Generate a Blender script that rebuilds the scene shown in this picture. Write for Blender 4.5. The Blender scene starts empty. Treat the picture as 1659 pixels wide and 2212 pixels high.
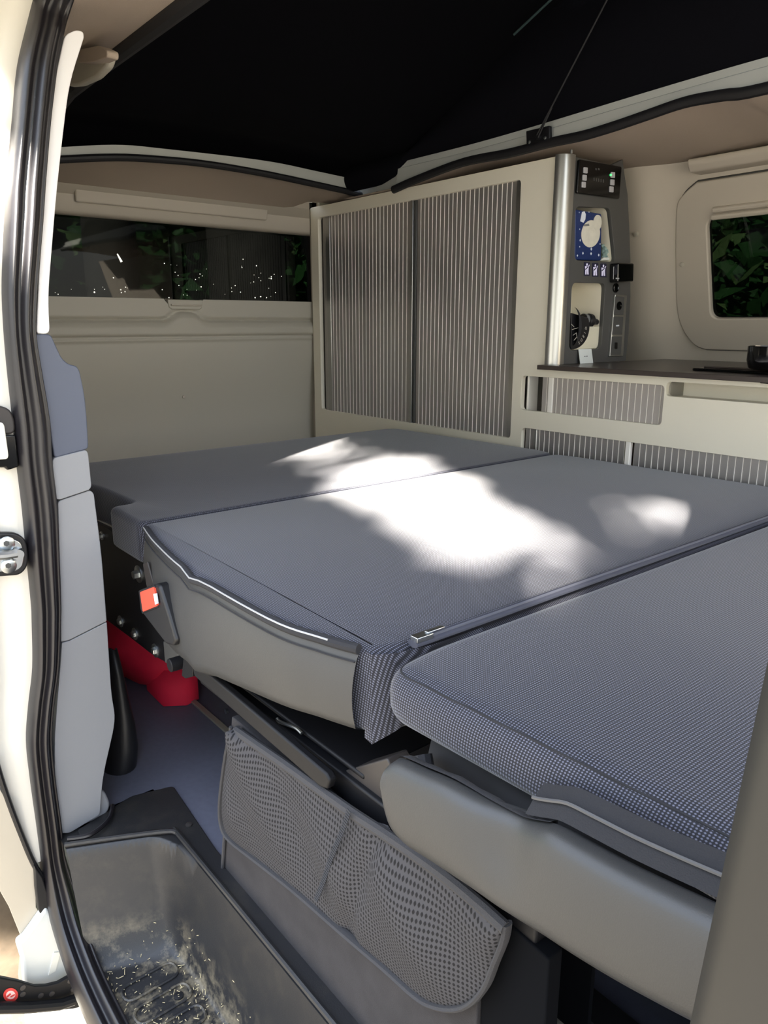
import bpy, bmesh, math, random
from mathutils import Vector as V, Matrix
random.seed(7)
col = bpy.context.scene.collection
sc = bpy.context.scene

# ------------------------------------------------------------------ camera
F, CX, CY = 1598.0, 829.5, 1106.0
YAW, PIT = math.radians(39.3), math.radians(14.3)
CAM = V((0, 0, 0.86))
HD = V((-math.cos(YAW), math.sin(YAW), 0))
RT = V((math.sin(YAW), math.cos(YAW), 0))
FW = HD * math.cos(PIT) - V((0, 0, 1)) * math.sin(PIT)
UP = HD * math.sin(PIT) + V((0, 0, 1)) * math.cos(PIT)
def ray(u, v): return FW + RT * ((u - CX) / F) - UP * ((v - CY) / F)
def P(u, v, ax, val):                       # where a sight line meets a real plane of the van
    d = ray(u, v); return CAM + d * ((val - CAM[ax]) / d[ax])
def PN(u, v, p0, n):
    d = ray(u, v); return CAM + d * ((p0 - CAM).dot(n) / d.dot(n))
cd = bpy.data.cameras.new('camera'); cam = bpy.data.objects.new('camera', cd); col.objects.link(cam)
cd.sensor_fit = 'VERTICAL'; cd.sensor_height = 36; cd.sensor_width = 27; cd.lens = F / 2212 * 36
cd.clip_start = 0.02
m = Matrix((RT, UP, -FW)).transposed().to_4x4(); m.translation = CAM; cam.matrix_world = m
sc.camera = cam

# ------------------------------------------------------------------ materials
def lin(c):
    return tuple(((x / 255) / 12.92 if x / 255 <= .04045 else ((x / 255 + .055) / 1.055) ** 2.4) for x in c)
def newmat(name):
    mt = bpy.data.materials.new(name); mt.use_nodes = True
    nt = mt.node_tree; b = nt.nodes['Principled BSDF']; return mt, nt, b
def mat(name, rgb, rough=.5, metal=0, noise=0, nscale=60, bump=0, bscale=400, spec=.5, coat=0, emit=None, es=0):
    mt, nt, b = newmat(name); c = lin(rgb) + (1,)
    b.inputs['Base Color'].default_value = c
    b.inputs['Roughness'].default_value = rough; b.inputs['Metallic'].default_value = metal
    b.inputs['Specular IOR Level'].default_value = spec
    b.inputs['Coat Weight'].default_value = coat
    if emit: b.inputs['Emission Color'].default_value = lin(emit) + (1,); b.inputs['Emission Strength'].default_value = es
    tc = nt.nodes.new('ShaderNodeTexCoord')
    if noise:
        n = nt.nodes.new('ShaderNodeTexNoise'); n.inputs['Scale'].default_value = nscale; n.inputs['Detail'].default_value = 4
        nt.links.new(tc.outputs['Object'], n.inputs['Vector'])
        r = nt.nodes.new('ShaderNodeMapRange'); r.inputs[1].default_value = .3; r.inputs[2].default_value = .7
        r.inputs[3].default_value = 1 - noise; r.inputs[4].default_value = 1 + noise
        nt.links.new(n.outputs['Fac'], r.inputs[0])
        mx = nt.nodes.new('ShaderNodeVectorMath'); mx.operation = 'SCALE'; mx.inputs[0].default_value = c[:3]
        nt.links.new(r.outputs[0], mx.inputs['Scale']); nt.links.new(mx.outputs[0], b.inputs['Base Color'])
    if bump:
        n = nt.nodes.new('ShaderNodeTexNoise'); n.inputs['Scale'].default_value = bscale; n.inputs['Detail'].default_value = 3
        nt.links.new(tc.outputs['Object'], n.inputs['Vector'])
        bp = nt.nodes.new('ShaderNodeBump'); bp.inputs['Strength'].default_value = bump; bp.inputs['Distance'].default_value = .002
        nt.links.new(n.outputs['Fac'], bp.inputs['Height']); nt.links.new(bp.outputs[0], b.inputs['Normal'])
    return mt
def lattice(name, dark, light, wl, thr0, thr1, rough=.8, bump=.3, ka=.8, kz=-1.1, sheen=0):
    """two crossed sine rows: woven dots or the holes of a net"""
    mt, nt, b = newmat(name); N = nt.nodes; L = nt.links
    tc = N.new('ShaderNodeTexCoord'); sx = N.new('ShaderNodeSeparateXYZ'); L.new(tc.outputs['Object'], sx.inputs[0])
    def ma(op, a, bb):
        n = N.new('ShaderNodeMath'); n.operation = op
        for i, q in enumerate((a, bb)):
            if q is None: continue
            if isinstance(q, (int, float)): n.inputs[i].default_value = q
            else: L.new(q, n.inputs[i])
        return n.outputs[0]
    k = 2 * math.pi / wl
    a = ma('ADD', ma('ADD', sx.outputs[0], sx.outputs[1]), ma('MULTIPLY', sx.outputs[2], ka))
    c = ma('ADD', ma('SUBTRACT', sx.outputs[0], sx.outputs[1]), ma('MULTIPLY', sx.outputs[2], kz))
    sa = ma('SINE', ma('MULTIPLY', a, k), None); sb = ma('SINE', ma('MULTIPLY', c, k), None)
    pr = ma('MULTIPLY', sa, sb)
    mr = N.new('ShaderNodeMapRange'); mr.interpolation_type = 'SMOOTHSTEP'
    mr.inputs[1].default_value = thr0; mr.inputs[2].default_value = thr1; L.new(pr, mr.inputs[0])
    mx = N.new('ShaderNodeMix'); mx.data_type = 'RGBA'
    mx.inputs['A'].default_value = lin(dark) + (1,); mx.inputs['B'].default_value = lin(light) + (1,)
    L.new(mr.outputs[0], mx.inputs['Factor']); L.new(mx.outputs['Result'], b.inputs['Base Color'])
    b.inputs['Roughness'].default_value = rough; b.inputs['Specular IOR Level'].default_value = .3
    b.inputs['Sheen Weight'].default_value = sheen; b.inputs['Sheen Roughness'].default_value = .4
    bp = N.new('ShaderNodeBump'); bp.inputs['Strength'].default_value = bump; bp.inputs['Distance'].default_value = .001
    L.new(mr.outputs[0], bp.inputs['Height']); L.new(bp.outputs[0], b.inputs['Normal'])
    return mt

M = {}
M['fabric'] = lattice('charcoal_weave', (37, 37, 43), (108, 110, 126), .0062, -.1, .8, sheen=.3)
M['fabric_dark'] = mat('charcoal_tape', (38, 38, 42), .85, bump=.3, bscale=900)
M['leather'] = mat('grey_leatherette', (59, 59, 59), .42, bump=.12, bscale=900, noise=.04, nscale=6)
M['piping'] = mat('reflective_piping', (170, 170, 170), .3)
M['black_metal'] = mat('black_powder_coat', (20, 20, 23), .5, bump=.1, bscale=1200, spec=.3)
M['bracket_grey'] = mat('satin_dark_bracket', (54, 50, 49), .45, spec=.5)
M['matte_black'] = mat('matte_black_steel', (16, 17, 20), .9, spec=.05)
M['zinc'] = mat('zinc_bolt', (190, 195, 198), .3, 1)
M['plastic_black'] = mat('black_plastic', (24, 24, 27), .45)
M['red'] = mat('orange_red_button', (226, 84, 62), .4)
M['cream'] = mat('cream_laminate', (232, 226, 208), .45, noise=.02, nscale=4)
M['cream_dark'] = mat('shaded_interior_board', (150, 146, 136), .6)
M['slat'] = mat('grey_tambour', (176, 173, 170), .34, .7, spec=.6)
M['slat_light'] = mat('pale_tambour', (178, 172, 166), .4, .2)
M['rib'] = mat('tambour_rib', (244, 240, 232), .3, 0)
M['alu'] = mat('satin_aluminium', (176, 176, 172), .3, .9)
M['panel_dark'] = mat('dark_graphite_panel', (74, 74, 73), .5)
M['worktop'] = mat('dark_brown_worktop', (70, 62, 58), .28, noise=.05, nscale=40)
M['gloss_black'] = mat('glossy_black', (10, 10, 11), .12)
M['beige'] = mat('beige_trim', (182, 174, 160), .62, bump=.08, bscale=700)
M['greige'] = mat('greige_tailgate_trim', (176, 171, 157), .55, bump=.06, bscale=700)
M['headliner'] = mat('headliner_felt', (166, 152, 138), .9, bump=.25, bscale=500)
M['rail'] = mat('pale_roof_rail', (186, 188, 182), .45)
M['rubber'] = mat('black_rubber', (26, 24, 28), .33, spec=.6)
M['seal_roof'] = mat('black_roof_seal', (18, 17, 20), .6)
M['canvas'] = mat('black_canvas', (6, 6, 13), .9, bump=.3, bscale=90, spec=.15)
M['roofskin'] = mat('black_roof_lining', (4, 4, 8), .95, spec=.1)
M['trim_white'] = mat('pale_pillar_trim', (232, 232, 234), .5)
M['trim_blue'] = mat('blue_grey_pillar_trim', (82, 88, 104), .5)
M['trim_grey'] = mat('mid_grey_pillar_trim', (136, 138, 143), .5, bump=.06, bscale=900)
M['body'] = mat('cream_white_paint', (214, 210, 200), .22, coat=.6, spec=.5)
M['floor'] = mat('blue_grey_floor', (94, 96, 110), .55, noise=.06, nscale=90)
M['strip'] = mat('aluminium_floor_edge', (158, 152, 140), .4, .4)
M['felt'] = mat('dark_felt_panel', (50, 48, 50), .95, noise=.15, nscale=30, bump=.4, bscale=700)
M['net'] = lattice('mesh_net', (66, 65, 68), (22, 22, 25), .0104, .05, .5, rough=.8, bump=.4, ka=-.8, kz=.8)
M['binding'] = mat('grey_binding_tape', (62, 61, 63), .9, bump=.4, bscale=900)
M['red_cloth'] = mat('crimson_cloth', (205, 20, 56), .8, noise=.12, nscale=12)
M['glass_lens'] = mat('plate_white', (228, 226, 216), .4)
M['blue_box'] = mat('midnight_blue_print', (24, 46, 98), .4, noise=.12, nscale=40)
M['moon'] = mat('moon_print', (214, 212, 200), .5, noise=.06, nscale=60)
M['star'] = mat('white_print', (220, 228, 240), .5)
M['teal'] = mat('pale_teal_pack', (150, 176, 174), .35, noise=.25, nscale=90)
M['paper'] = mat('white_card', (216, 222, 220), .6)
M['print'] = mat('grey_print', (120, 122, 122), .7)
M['letter'] = mat('pale_lettering', (176, 172, 164), .6)
M['whitebox'] = mat('ivory_card_box', (222, 218, 196), .6)
M['button'] = mat('grey_button', (158, 158, 160), .4, emit=(158, 158, 160), es=.12)
M['led'] = mat('green_led', (80, 230, 120), .4, emit=(90, 255, 130), es=1.5)
M['sticker'] = mat('white_blue_sticker', (216, 214, 240), .5, emit=(216, 214, 240), es=.15)
M['navy'] = mat('navy_sticker', (28, 28, 58), .5)
M['ground'] = mat('gravel_ground', (98, 92, 82), .95, noise=.3, nscale=14, bump=.6, bscale=60)
M['tyre'] = mat('dusty_tyre', (92, 80, 66), .9, noise=.15, nscale=40)
M['bark'] = mat('tree_bark', (96, 90, 82), .9, noise=.25, nscale=9)
M['leaf'] = mat('green_leaves', (70, 118, 62), .6, noise=.35, nscale=3)
M['sunleaf'] = mat('bright_leaves', (128, 160, 96), .6, noise=.3, nscale=3)
M['drop'] = mat('glowing_speck', (235, 240, 235), .05, emit=(255, 250, 235), es=.9)  # emission paints the glint of light points on the glass
M['crumb'] = mat('dry_grass_bits', (206, 190, 150), .8)
M['redsticker'] = mat('red_sticker', (206, 60, 56), .4)

# dusty step tray plastic
def tray_mat():
    mt, nt, b = newmat('dusty_step_plastic'); N = nt.nodes; L = nt.links
    tc = N.new('ShaderNodeTexCoord'); n = N.new('ShaderNodeTexNoise'); n.inputs['Scale'].default_value = 22; n.inputs['Detail'].default_value = 9
    n.inputs['Roughness'].default_value = .7
    L.new(tc.outputs['Object'], n.inputs['Vector'])
    sx = N.new('ShaderNodeSeparateXYZ'); L.new(tc.outputs['Object'], sx.inputs[0])
    lo = N.new('ShaderNodeMapRange'); lo.inputs[1].default_value = -.185; lo.inputs[2].default_value = -.12; lo.inputs[3].default_value = 1; lo.inputs[4].default_value = 0.05
    L.new(sx.outputs[2], lo.inputs[0])
    r = N.new('ShaderNodeMapRange'); r.inputs[1].default_value = .48; r.inputs[2].default_value = .8; L.new(n.outputs['Fac'], r.inputs[0])
    mu = N.new('ShaderNodeMath'); mu.operation = 'MULTIPLY'; L.new(lo.outputs[0], mu.inputs[0]); L.new(r.outputs[0], mu.inputs[1])
    mx = N.new('ShaderNodeMix'); mx.data_type = 'RGBA'; mx.inputs['A'].default_value = lin((38, 38, 40)) + (1,); mx.inputs['B'].default_value = lin((176, 162, 134)) + (1,)
    L.new(mu.outputs[0], mx.inputs['Factor']); L.new(mx.outputs['Result'], b.inputs['Base Color'])
    b.inputs['Roughness'].default_value = .42
    n2 = N.new('ShaderNodeTexNoise'); n2.inputs['Scale'].default_value = 600; L.new(tc.outputs['Object'], n2.inputs['Vector'])
    bp = N.new('ShaderNodeBump'); bp.inputs['Strength'].default_value = .12; bp.inputs['Distance'].default_value = .002
    L.new(n2.outputs['Fac'], bp.inputs['Height']); L.new(bp.outputs[0], b.inputs['Normal'])
    return mt
M['tray'] = tray_mat()
def tint_mat():
    mt, nt, b = newmat('privacy_glass'); N = nt.nodes; L = nt.links
    t = N.new('ShaderNodeBsdfTransparent'); t.inputs[0].default_value = (.055, .06, .06, 1)
    g = N.new('ShaderNodeBsdfGlossy'); g.inputs['Roughness'].default_value = .02; g.inputs[0].default_value = (.5, .5, .5, 1)
    fr = N.new('ShaderNodeFresnel'); fr.inputs[0].default_value = 1.35
    mx = N.new('ShaderNodeMixShader'); L.new(fr.outputs[0], mx.inputs[0]); L.new(t.outputs[0], mx.inputs[1]); L.new(g.outputs[0], mx.inputs[2])
    L.new(mx.outputs[0], N['Material Output'].inputs['Surface']); return mt
M['tint'] = tint_mat()

# ------------------------------------------------------------------ object helpers
def tag(o, label=None, cat=None, group=None, kind=None):
    if label: o['label'] = label
    if cat: o['category'] = cat
    if group: o['group'] = group
    if kind: o['kind'] = kind
    return o
def empty(name, loc, label, cat, group=None):
    o = bpy.data.objects.new(name, None); col.objects.link(o); o.location = loc; o.empty_display_size = .05
    return tag(o, label, cat, group)
def link(name, me, mats, parent=None, bevel=0, seg=3, smooth=35, subsurf=0, solid=0):
    o = bpy.data.objects.new(name, me); col.objects.link(o)
    if not me.materials:
        for q in (mats if isinstance(mats, (list, tuple)) else [mats]): me.materials.append(q)
    if parent is not None:
        o.parent = parent
        p = parent; loc = V((0, 0, 0))
        while p: loc += p.location if p.type == 'EMPTY' else V((0, 0, 0)); p = p.parent
        if parent.type == 'EMPTY': o.matrix_parent_inverse = Matrix.Translation(-loc)
    if smooth:
        for p in me.polygons: p.use_smooth = True
        me.set_sharp_from_angle(angle=math.radians(smooth))
    if solid:
        q = o.modifiers.new('thickness', 'SOLIDIFY'); q.thickness = solid; q.offset = 0
    if bevel:
        q = o.modifiers.new('bevel', 'BEVEL'); q.width = bevel; q.segments = seg; q.limit_method = 'ANGLE'; q.angle_limit = math.radians(40)
        q.harden_normals = False
    if subsurf:
        q = o.modifiers.new('sub', 'SUBSURF'); q.levels = subsurf; q.render_levels = subsurf
    return o
class MB:
    def __init__(s): s.v = []; s.f = []; s.m = []
    def add(s, vs, fs, mi=0):
        b = len(s.v); s.v += [tuple(q) for q in vs]; s.f += [tuple(i + b for i in q) for q in fs]; s.m += [mi] * len(fs); return s
    def box(s, a, b, mi=0):
        x0, y0, z0 = a; x1, y1, z1 = b
        return s.add([(x0,y0,z0),(x1,y0,z0),(x1,y1,z0),(x0,y1,z0),(x0,y0,z1),(x1,y0,z1),(x1,y1,z1),(x0,y1,z1)],
                     [(0,3,2,1),(4,5,6,7),(0,1,5,4),(1,2,6,5),(2,3,7,6),(3,0,4,7)], mi)
    def prism(s, pts, ext, mi=0):
        pts = [V(p) for p in pts]; n = len(pts); ext = V(ext)
        fs = [tuple(range(n - 1, -1, -1)), tuple(range(n, 2 * n))] + [(i, (i + 1) % n, n + (i + 1) % n, n + i) for i in range(n)]
        return s.add(pts + [p + ext for p in pts], fs, mi)
    def poly(s, pts, mi=0): return s.add(pts, [tuple(range(len(pts)))], mi)
    def grid(s, rows, mi=0, closed=False):
        n = len(rows[0]); vs = [p for r in rows for p in r]; fs = []
        for i in range(len(rows) - 1):
            for j in range(n if closed else n - 1):
                k = (j + 1) % n; fs.append((i * n + j, i * n + k, (i + 1) * n + k, (i + 1) * n + j))
        return s.add(vs, fs, mi)
    def tube(s, pts, r, n=10, mi=0, closed=False, flat=1.0, caps=True):
        pts = [V(p) for p in pts]; rows = []; N = len(pts)
        ref = None
        for i, p in enumerate(pts):
            a = pts[i - 1] if (i or closed) else p; b = pts[(i + 1) % N] if (i < N - 1 or closed) else p
            t = (b - a).normalized()
            if ref is None:
                ref = V((0, 0, 1)) if abs(t.z) < .9 else V((1, 0, 0))
            n1 = (ref - t * ref.dot(t)).normalized(); ref = n1; n2 = t.cross(n1)
            rr = r[i] if isinstance(r, (list, tuple)) else r
            rows.append([p + n1 * (rr * flat * math.cos(2 * math.pi * k / n)) + n2 * (rr * math.sin(2 * math.pi * k / n)) for k in range(n)])
        if closed: rows.append(rows[0])
        s.grid(rows, mi, True)
        if caps and not closed:
            s.poly(rows[0][::-1], mi); s.poly(rows[-1], mi)
        return s
    def cyl(s, p, axis, prof, n=20, mi=0, ang=0):
        """revolved profile [(distance along axis, radius) ...]"""
        p = V(p); t = V(axis).normalized(); ref = V((0, 0, 1)) if abs(t.z) < .9 else V((1, 0, 0))
        n1 = (ref - t * ref.dot(t)).normalized(); n2 = t.cross(n1)
        rows = [[p + t * h + n1 * (r * math.cos(ang + 2 * math.pi * k / n)) + n2 * (r * math.sin(ang + 2 * math.pi * k / n)) for k in range(n)] for h, r in prof]
        s.grid(rows, mi, True); s.poly(rows[0][::-1], mi); s.poly(rows[-1], mi); return s
    def build(s, name, mats, parent=None, **k):
        me = bpy.data.meshes.new(name); me.from_pydata(s.v, [], s.f)
        for q in (mats if isinstance(mats, (list, tuple)) else [mats]): me.materials.append(q)
        for p, i in zip(me.polygons, s.m): p.material_index = i
        bm = bmesh.new(); bm.from_mesh(me)
        if k.pop('weld', True): bmesh.ops.remove_doubles(bm, verts=bm.verts, dist=1e-6)
        bmesh.ops.recalc_face_normals(bm, faces=bm.faces); bm.to_mesh(me); bm.free()
        return link(name, me, mats, parent, **k)
def rpoly(pts, r, n=5):
    """round the corners of a 2-D or 3-D polygon"""
    pts = [V(p) for p in pts]; out = []; N = len(pts)
    for i, p in enumerate(pts):
        rr = r[i] if isinstance(r, (list, tuple)) else r
        if rr <= 0: out.append(p); continue
        a = pts[i - 1] - p; b = pts[(i + 1) % N] - p
        q = min(rr, a.length * .49, b.length * .49)
        s, e = p + a.normalized() * q, p + b.normalized() * q
        for k in range(n + 1):
            t = k / n; out.append(s * (1 - t) ** 2 + p * (2 * t * (1 - t)) + e * t ** 2)
    return out
def rrect(x0, y0, x1, y1, r, n=5): return rpoly([(x0, y0), (x1, y0), (x1, y1), (x0, y1)], r, n)
def plate(name, outer, holes, org, xa, ya, th, mats, parent=None, bev=0.0, **k):
    """flat panel with openings: filled outline with real thickness behind its front face"""
    cu = bpy.data.curves.new(name, 'CURVE'); cu.dimensions = '2D'; cu.fill_mode = 'BOTH'; cu.extrude = th / 2 - bev; cu.bevel_depth = bev; cu.bevel_resolution = 2
    cu.offset = -bev
    for pts in [outer] + holes:
        s = cu.splines.new('POLY'); s.points.add(len(pts) - 1); s.use_cyclic_u = True
        for q, p in zip(s.points, pts): q.co = (p[0], p[1], 0, 1)
    o = bpy.data.objects.new(name, cu); col.objects.link(o)
    dg = bpy.context.evaluated_depsgraph_get(); dg.update()
    me = bpy.data.meshes.new_from_object(o.evaluated_get(dg)); bpy.data.objects.remove(o)
    xa = V(xa).normalized(); ya = V(ya).normalized(); za = xa.cross(ya)
    mm = Matrix((xa, ya, za)).transposed().to_4x4(); mm.translation = V(org) - za * (th / 2)
    me.transform(mm); me.materials.clear()
    return link(name, me, mats, parent, **k)
def smooth_path(pts, n=6):
    """Catmull-Rom through points"""
    pts = [V(p) for p in pts]; out = []
    for i in range(len(pts) - 1):
        p0 = pts[max(i - 1, 0)]; p1 = pts[i]; p2 = pts[i + 1]; p3 = pts[min(i + 2, len(pts) - 1)]
        for k in range(n):
            t = k / n
            out.append(.5 * ((2 * p1) + (p2 - p0) * t + (2 * p0 - 5 * p1 + 4 * p2 - p3) * t * t + (3 * p1 - p0 - 3 * p2 + p3) * t ** 3))
    out.append(pts[-1]); return out
def text(name, s, size, org, xa, ya, mt, parent, th=.0006):
    cu = bpy.data.curves.new(name, 'FONT'); cu.body = s; cu.size = size; cu.extrude = th; cu.align_x = 'CENTER'; cu.align_y = 'CENTER'
    o = bpy.data.objects.new(name, cu); col.objects.link(o); dg = bpy.context.evaluated_depsgraph_get(); dg.update()
    me = bpy.data.meshes.new_from_object(o.evaluated_get(dg)); bpy.data.objects.remove(o)
    xa = V(xa).normalized(); ya = V(ya).normalized(); za = xa.cross(ya)
    mm = Matrix((xa, ya, za)).transposed().to_4x4(); mm.translation = V(org); me.transform(mm); me.materials.clear()
    return link(name, me, mt, parent)
def struct(o, label=None): return tag(o, label, kind='structure')
def sm(t): t = max(0, min(1, t)); return t * t * (3 - 2 * t)

# ------------------------------------------------------------------ the setting: outside
g = MB().poly([(-14, -14, -.62), (14, -14, -.62), (14, 14, -.62), (-14, 14, -.62)]).build('ground', M['ground']); struct(g)

# floor, with the step cut out of it on the door side
b = MB()
b.box((-2.46, .645, -.03), (.9, 2.3, -.006)); b.box((-2.46, .30, -.03), (-1.19, .645, 0)); b.box((-1.19, .445, -.03), (.9, .645, 0))
struct(b.build('floor', M['floor']), 'blue grey smooth van floor below the bed')

# ------------------------------------------------------------------ tailgate
XT = -2.45
def tail_x(y, z):
    off = 0
    zg = .872 + .03 * math.exp(-((y - 1.13) / .055) ** 4)          # shaped groove below the window
    off -= .010 * math.exp(-((z - zg) / .006) ** 2)
    off += .014 * sm((zg - z) / .03) if z < zg else 0
    off -= .012 * math.exp(-((z - .815) / .006) ** 2)
    off -= .012 * sm((.815 - z) / .02)
    off -= .035 * sm((.80 - z) / .3)
    return XT + off
ys = [.30 + i * 1.44 / 120 for i in range(121)]
zs = [.0 + i * .6 / 20 for i in range(20)] + [.60 + i * .34 / 110 for i in range(111)]
rows = []
for z in zs:
    r = []
    for y in ys:
        zz = z
        if z > .925 and 1.065 < y < 1.2: zz = .925                  # notch of the latch handle
        r.append((tail_x(y, z), y, zz))
    rows.append(r)
rows.append([(XT - .03, p[1], p[2]) for p in rows[-1]])
wb = MB().grid(rows).build('wall_back', M['greige'], smooth=60); struct(wb, 'greige tailgate trim panel behind the bed')
hb = MB(); hb.prism([(XT + .004, y, z) for y, z in [(1.068, .938), (1.196, .938), (1.192, .912), (1.182, .906), (1.082, .906), (1.072, .912)]], (-.02, 0, 0))
tl = hb.build('tailgate_latch', M['greige'], bevel=.003); tag(tl, 'small greige tailgate latch handle below the rear window', 'handle')
b = MB(); b.box((XT + .003, 1.078, .918), (XT + .012, 1.187, .923)); b.build('handle_lip', M['beige'], tl, bevel=.002)
bc = MB(); pp = P(395, 857, 0, XT - .03); bc.cyl(pp, (1, 0, 0), [(-.002, .006), (.012, .006), (.013, .004)], 14)
struct(bc.build('trim_1', M['beige']), 'small round trim clip in the tailgate panel')
# window
wn = MB(); wn.box((XT - .045, .36, .90), (XT - .04, 1.76, 1.23)); w1 = wn.build('window_1', M['tint']); struct(w1, 'dark tinted rear window of the tailgate')
plate('window_frame', rrect(.32, .86, 1.80, 1.30, .03), [rpoly([(.40, .905), (1.655, .905), (1.655, 1.195), (.40, 1.195)], .02)], (XT - .03, 0, 0), (0, 1, 0), (0, 0, 1), .01, M['seal_roof'], w1)
# header trim of the tailgate and its raised centre
hz = [(XT - .03, 1.18), (XT, 1.18), (XT + .015, 1.19), (XT + .02, 1.235), (XT + .045, 1.25), (XT + .06, 1.262), (XT + .057, 1.305)]
struct(MB().grid([[(x, y, z) for y in (.3, .6, .9, 1.2, 1.5, -x * .674 - .004)] for x, z in hz]).build('trim_2', M['beige'], smooth=50), 'beige header trim above the rear window')
b = MB(); b.prism(rpoly([(XT + .02, .79, 1.213), (XT + .02, 1.447, 1.213), (XT + .03, 1.447, 1.252), (XT + .03, .79, 1.252)], .006), (.010, 0, 0))
struct(b.build('trim_3', M['beige'], bevel=.004), 'raised centre strip of the rear header')
b = MB(); b.box((-2.56, 1.68, 1.12), (XT - .03, 1.80, 1.36)); b.box((XT - .05, 1.70, 1.12), (XT - .01, 2.3, 1.42)); b.box((XT - .06, 1.80, 0), (XT - .02, 2.3, 1.2)); struct(b.build('trim_23', M['beige']), 'beige rear corner trim above the cupboard')
# right D pillar sliver beside the tall cabinet, and the door-side rear wall
struct(MB().prism([(XT - .05, 1.66, .0), (XT + .06, 1.70, .0), (XT + .06, 1.78, .0), (XT - .05, 1.78, 0)], (0, 0, 1.28)).build('trim_4', M['beige'], bevel=.01), 'beige rear corner pillar trim')
b = MB(); b.box((-2.46, .30, 0), (-1.34, .33, 1.3)); b.box((-2.46, .28, 1.27), (-1.30, .40, 1.38)); struct(b.build('wall_front', M['greige']), 'rear side wall behind the door pillar')
b = MB(); b.box((-2.46, .40, 1.36), (.9, .56, 1.38)); struct(b.build('trim_25', M['body']), 'roof strip above the sliding door')
b = MB(); b.box((-1.35, .29, .0), (-1.235, .335, 1.38)); struct(b.build('trim_26', M['body']), 'door pillar core')

# ------------------------------------------------------------------ kitchen side wall (leans inward towards the roof)
WP, WN = V((0, 2.22, .75)), V((0, 1, .31)).normalized()
def wy(z): return 2.22 - (z - .75) * .31
rows = []
for i in range(25):
    z = .0 + 1.31 * i / 24; r = []
    for j in range(91):
        x = -2.46 + 3.36 * j / 90
        bul = .05 * math.exp(-((x + 1.36 - .02 * (z - 1)) / .10) ** 2) * sm((z - .5) / .3)
        if x < -1.36: bul = .05 * sm((z - .5) / .3)
        r.append((x, wy(z) - bul, z))
    rows.append(r)
wr = MB(); wr.grid(rows)
WX0 = PN(1537, 560, WP, WN).x - .045; WZ0 = PN(1600, 686, WP, WN).z - .06; WZ1 = PN(1545, 470, WP, WN).z + .06
wr.f = [f for f in wr.f if not (min(wr.v[i][0] for i in f) > WX0 and max(wr.v[i][0] for i in f) < -.30 and WZ0 < min(wr.v[i][2] for i in f) and max(wr.v[i][2] for i in f) < WZ1)]; wr.m = [0] * len(wr.f)
struct(wr.build('wall_right', M['beige'], smooth=80), 'beige side wall behind the kitchen worktop')
def W(u, v, off=0): return PN(u, v, WP - WN * off, WN)
gl = [(1659, 460), (1540, 474), (1536, 485), (1536, 656), (1541, 674), (1559, 686), (1659, 685)]
gr = [(1509, 392), (1477, 422), (1465, 454), (1463, 561), (1465, 656), (1477, 707), (1503, 742), (1528, 753)]
WX, WY = V((1, 0, 0)), V((0, -.31, 1)).normalized()
def wl(u, v):
    d = W(u, v) - WP; return (d.dot(WX), d.dot(WY))
outer = [wl(*q) for q in gr]; zt, zb = wl(1520, 388)[1], wl(1600, 755)[1]
outer = rpoly([(-.30, zt), (-.30, zb)] , 0)[:0] + outer
outer = [tuple(q)[:2] for q in smooth_path([(x, y, 0) for x, y in outer], 5)] + [(-.28, zb), (-.24, zb + .06), (-.24, zt - .06), (-.28, zt)]
gx0 = wl(1534, 560)[0] + .0; gz1 = wl(1545, 470)[1]; gz0 = wl(1600, 686)[1]
hole = rrect(gx0, gz0, -.33, gz1, .028)
wf = plate('window_2', outer, [hole], WP - WN * .012, WX, WY, .014, M['beige'], bev=.004); struct(wf, 'beige framed side window above the worktop')
plate('window_glass', rrect(gx0 - .02, gz0 - .02, -.31, gz1 + .02, .02), [], WP - WN * -.006, WX, WY, .004, M['tint'], wf)
plate('glass_reveal', rrect(gx0 - .06, gz0 - .07, -.27, gz1 + .07, .03), [rrect(gx0 - .001, gz0 - .001, -.329, gz1 + .001, .028)], WP - WN * .004, WX, WY, .02, M['beige'], wf)
b = MB(); q0 = W(1546, 452, .004); q1 = W(1546, 470, .004)
for k, (o, h) in enumerate(((.010, .0), (.012, .018))):
    b.tube([q0 + V((0, 0, -h)) - WN * o, q0 + V((.42, 0, -h)) - WN * o], .008, 10)
b.build('blind_cassette', M['beige'], wf)
# dark tube drawn round the raised surround stands in for the groove's shade
b = MB(); path = [WP + WX * x + WY * y - WN * .001 for x, y in outer]; b.tube(path, .0045, 8, closed=True); b.build('groove_shade_line', M['panel_dark'], wf)
for u, v in ((1374, 506), (1474, 571)):
    c = W(u, v, .051 if u < 1400 else .013); b = MB(); b.cyl(c, -WN, [(-.004, .007), (.003, .007), (.004, .005)], 14); struct(b.build('trim_5', M['greige']), 'round trim clip on the kitchen side wall')
# ledge above the window
b = MB(); e0 = W(1502, 366, .02)
b.prism(rpoly([e0 + V((0, .06, -.012)), e0 + V((0, -.03, -.012)), e0 + V((0, -.045, .006)), e0 + V((0, -.045, .02)), e0 + V((0, .06, .02))], .006), (.95, 0, 0))
struct(b.build('trim_6', M['beige'], bevel=.008), 'beige roof edge trim over the side window')
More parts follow.
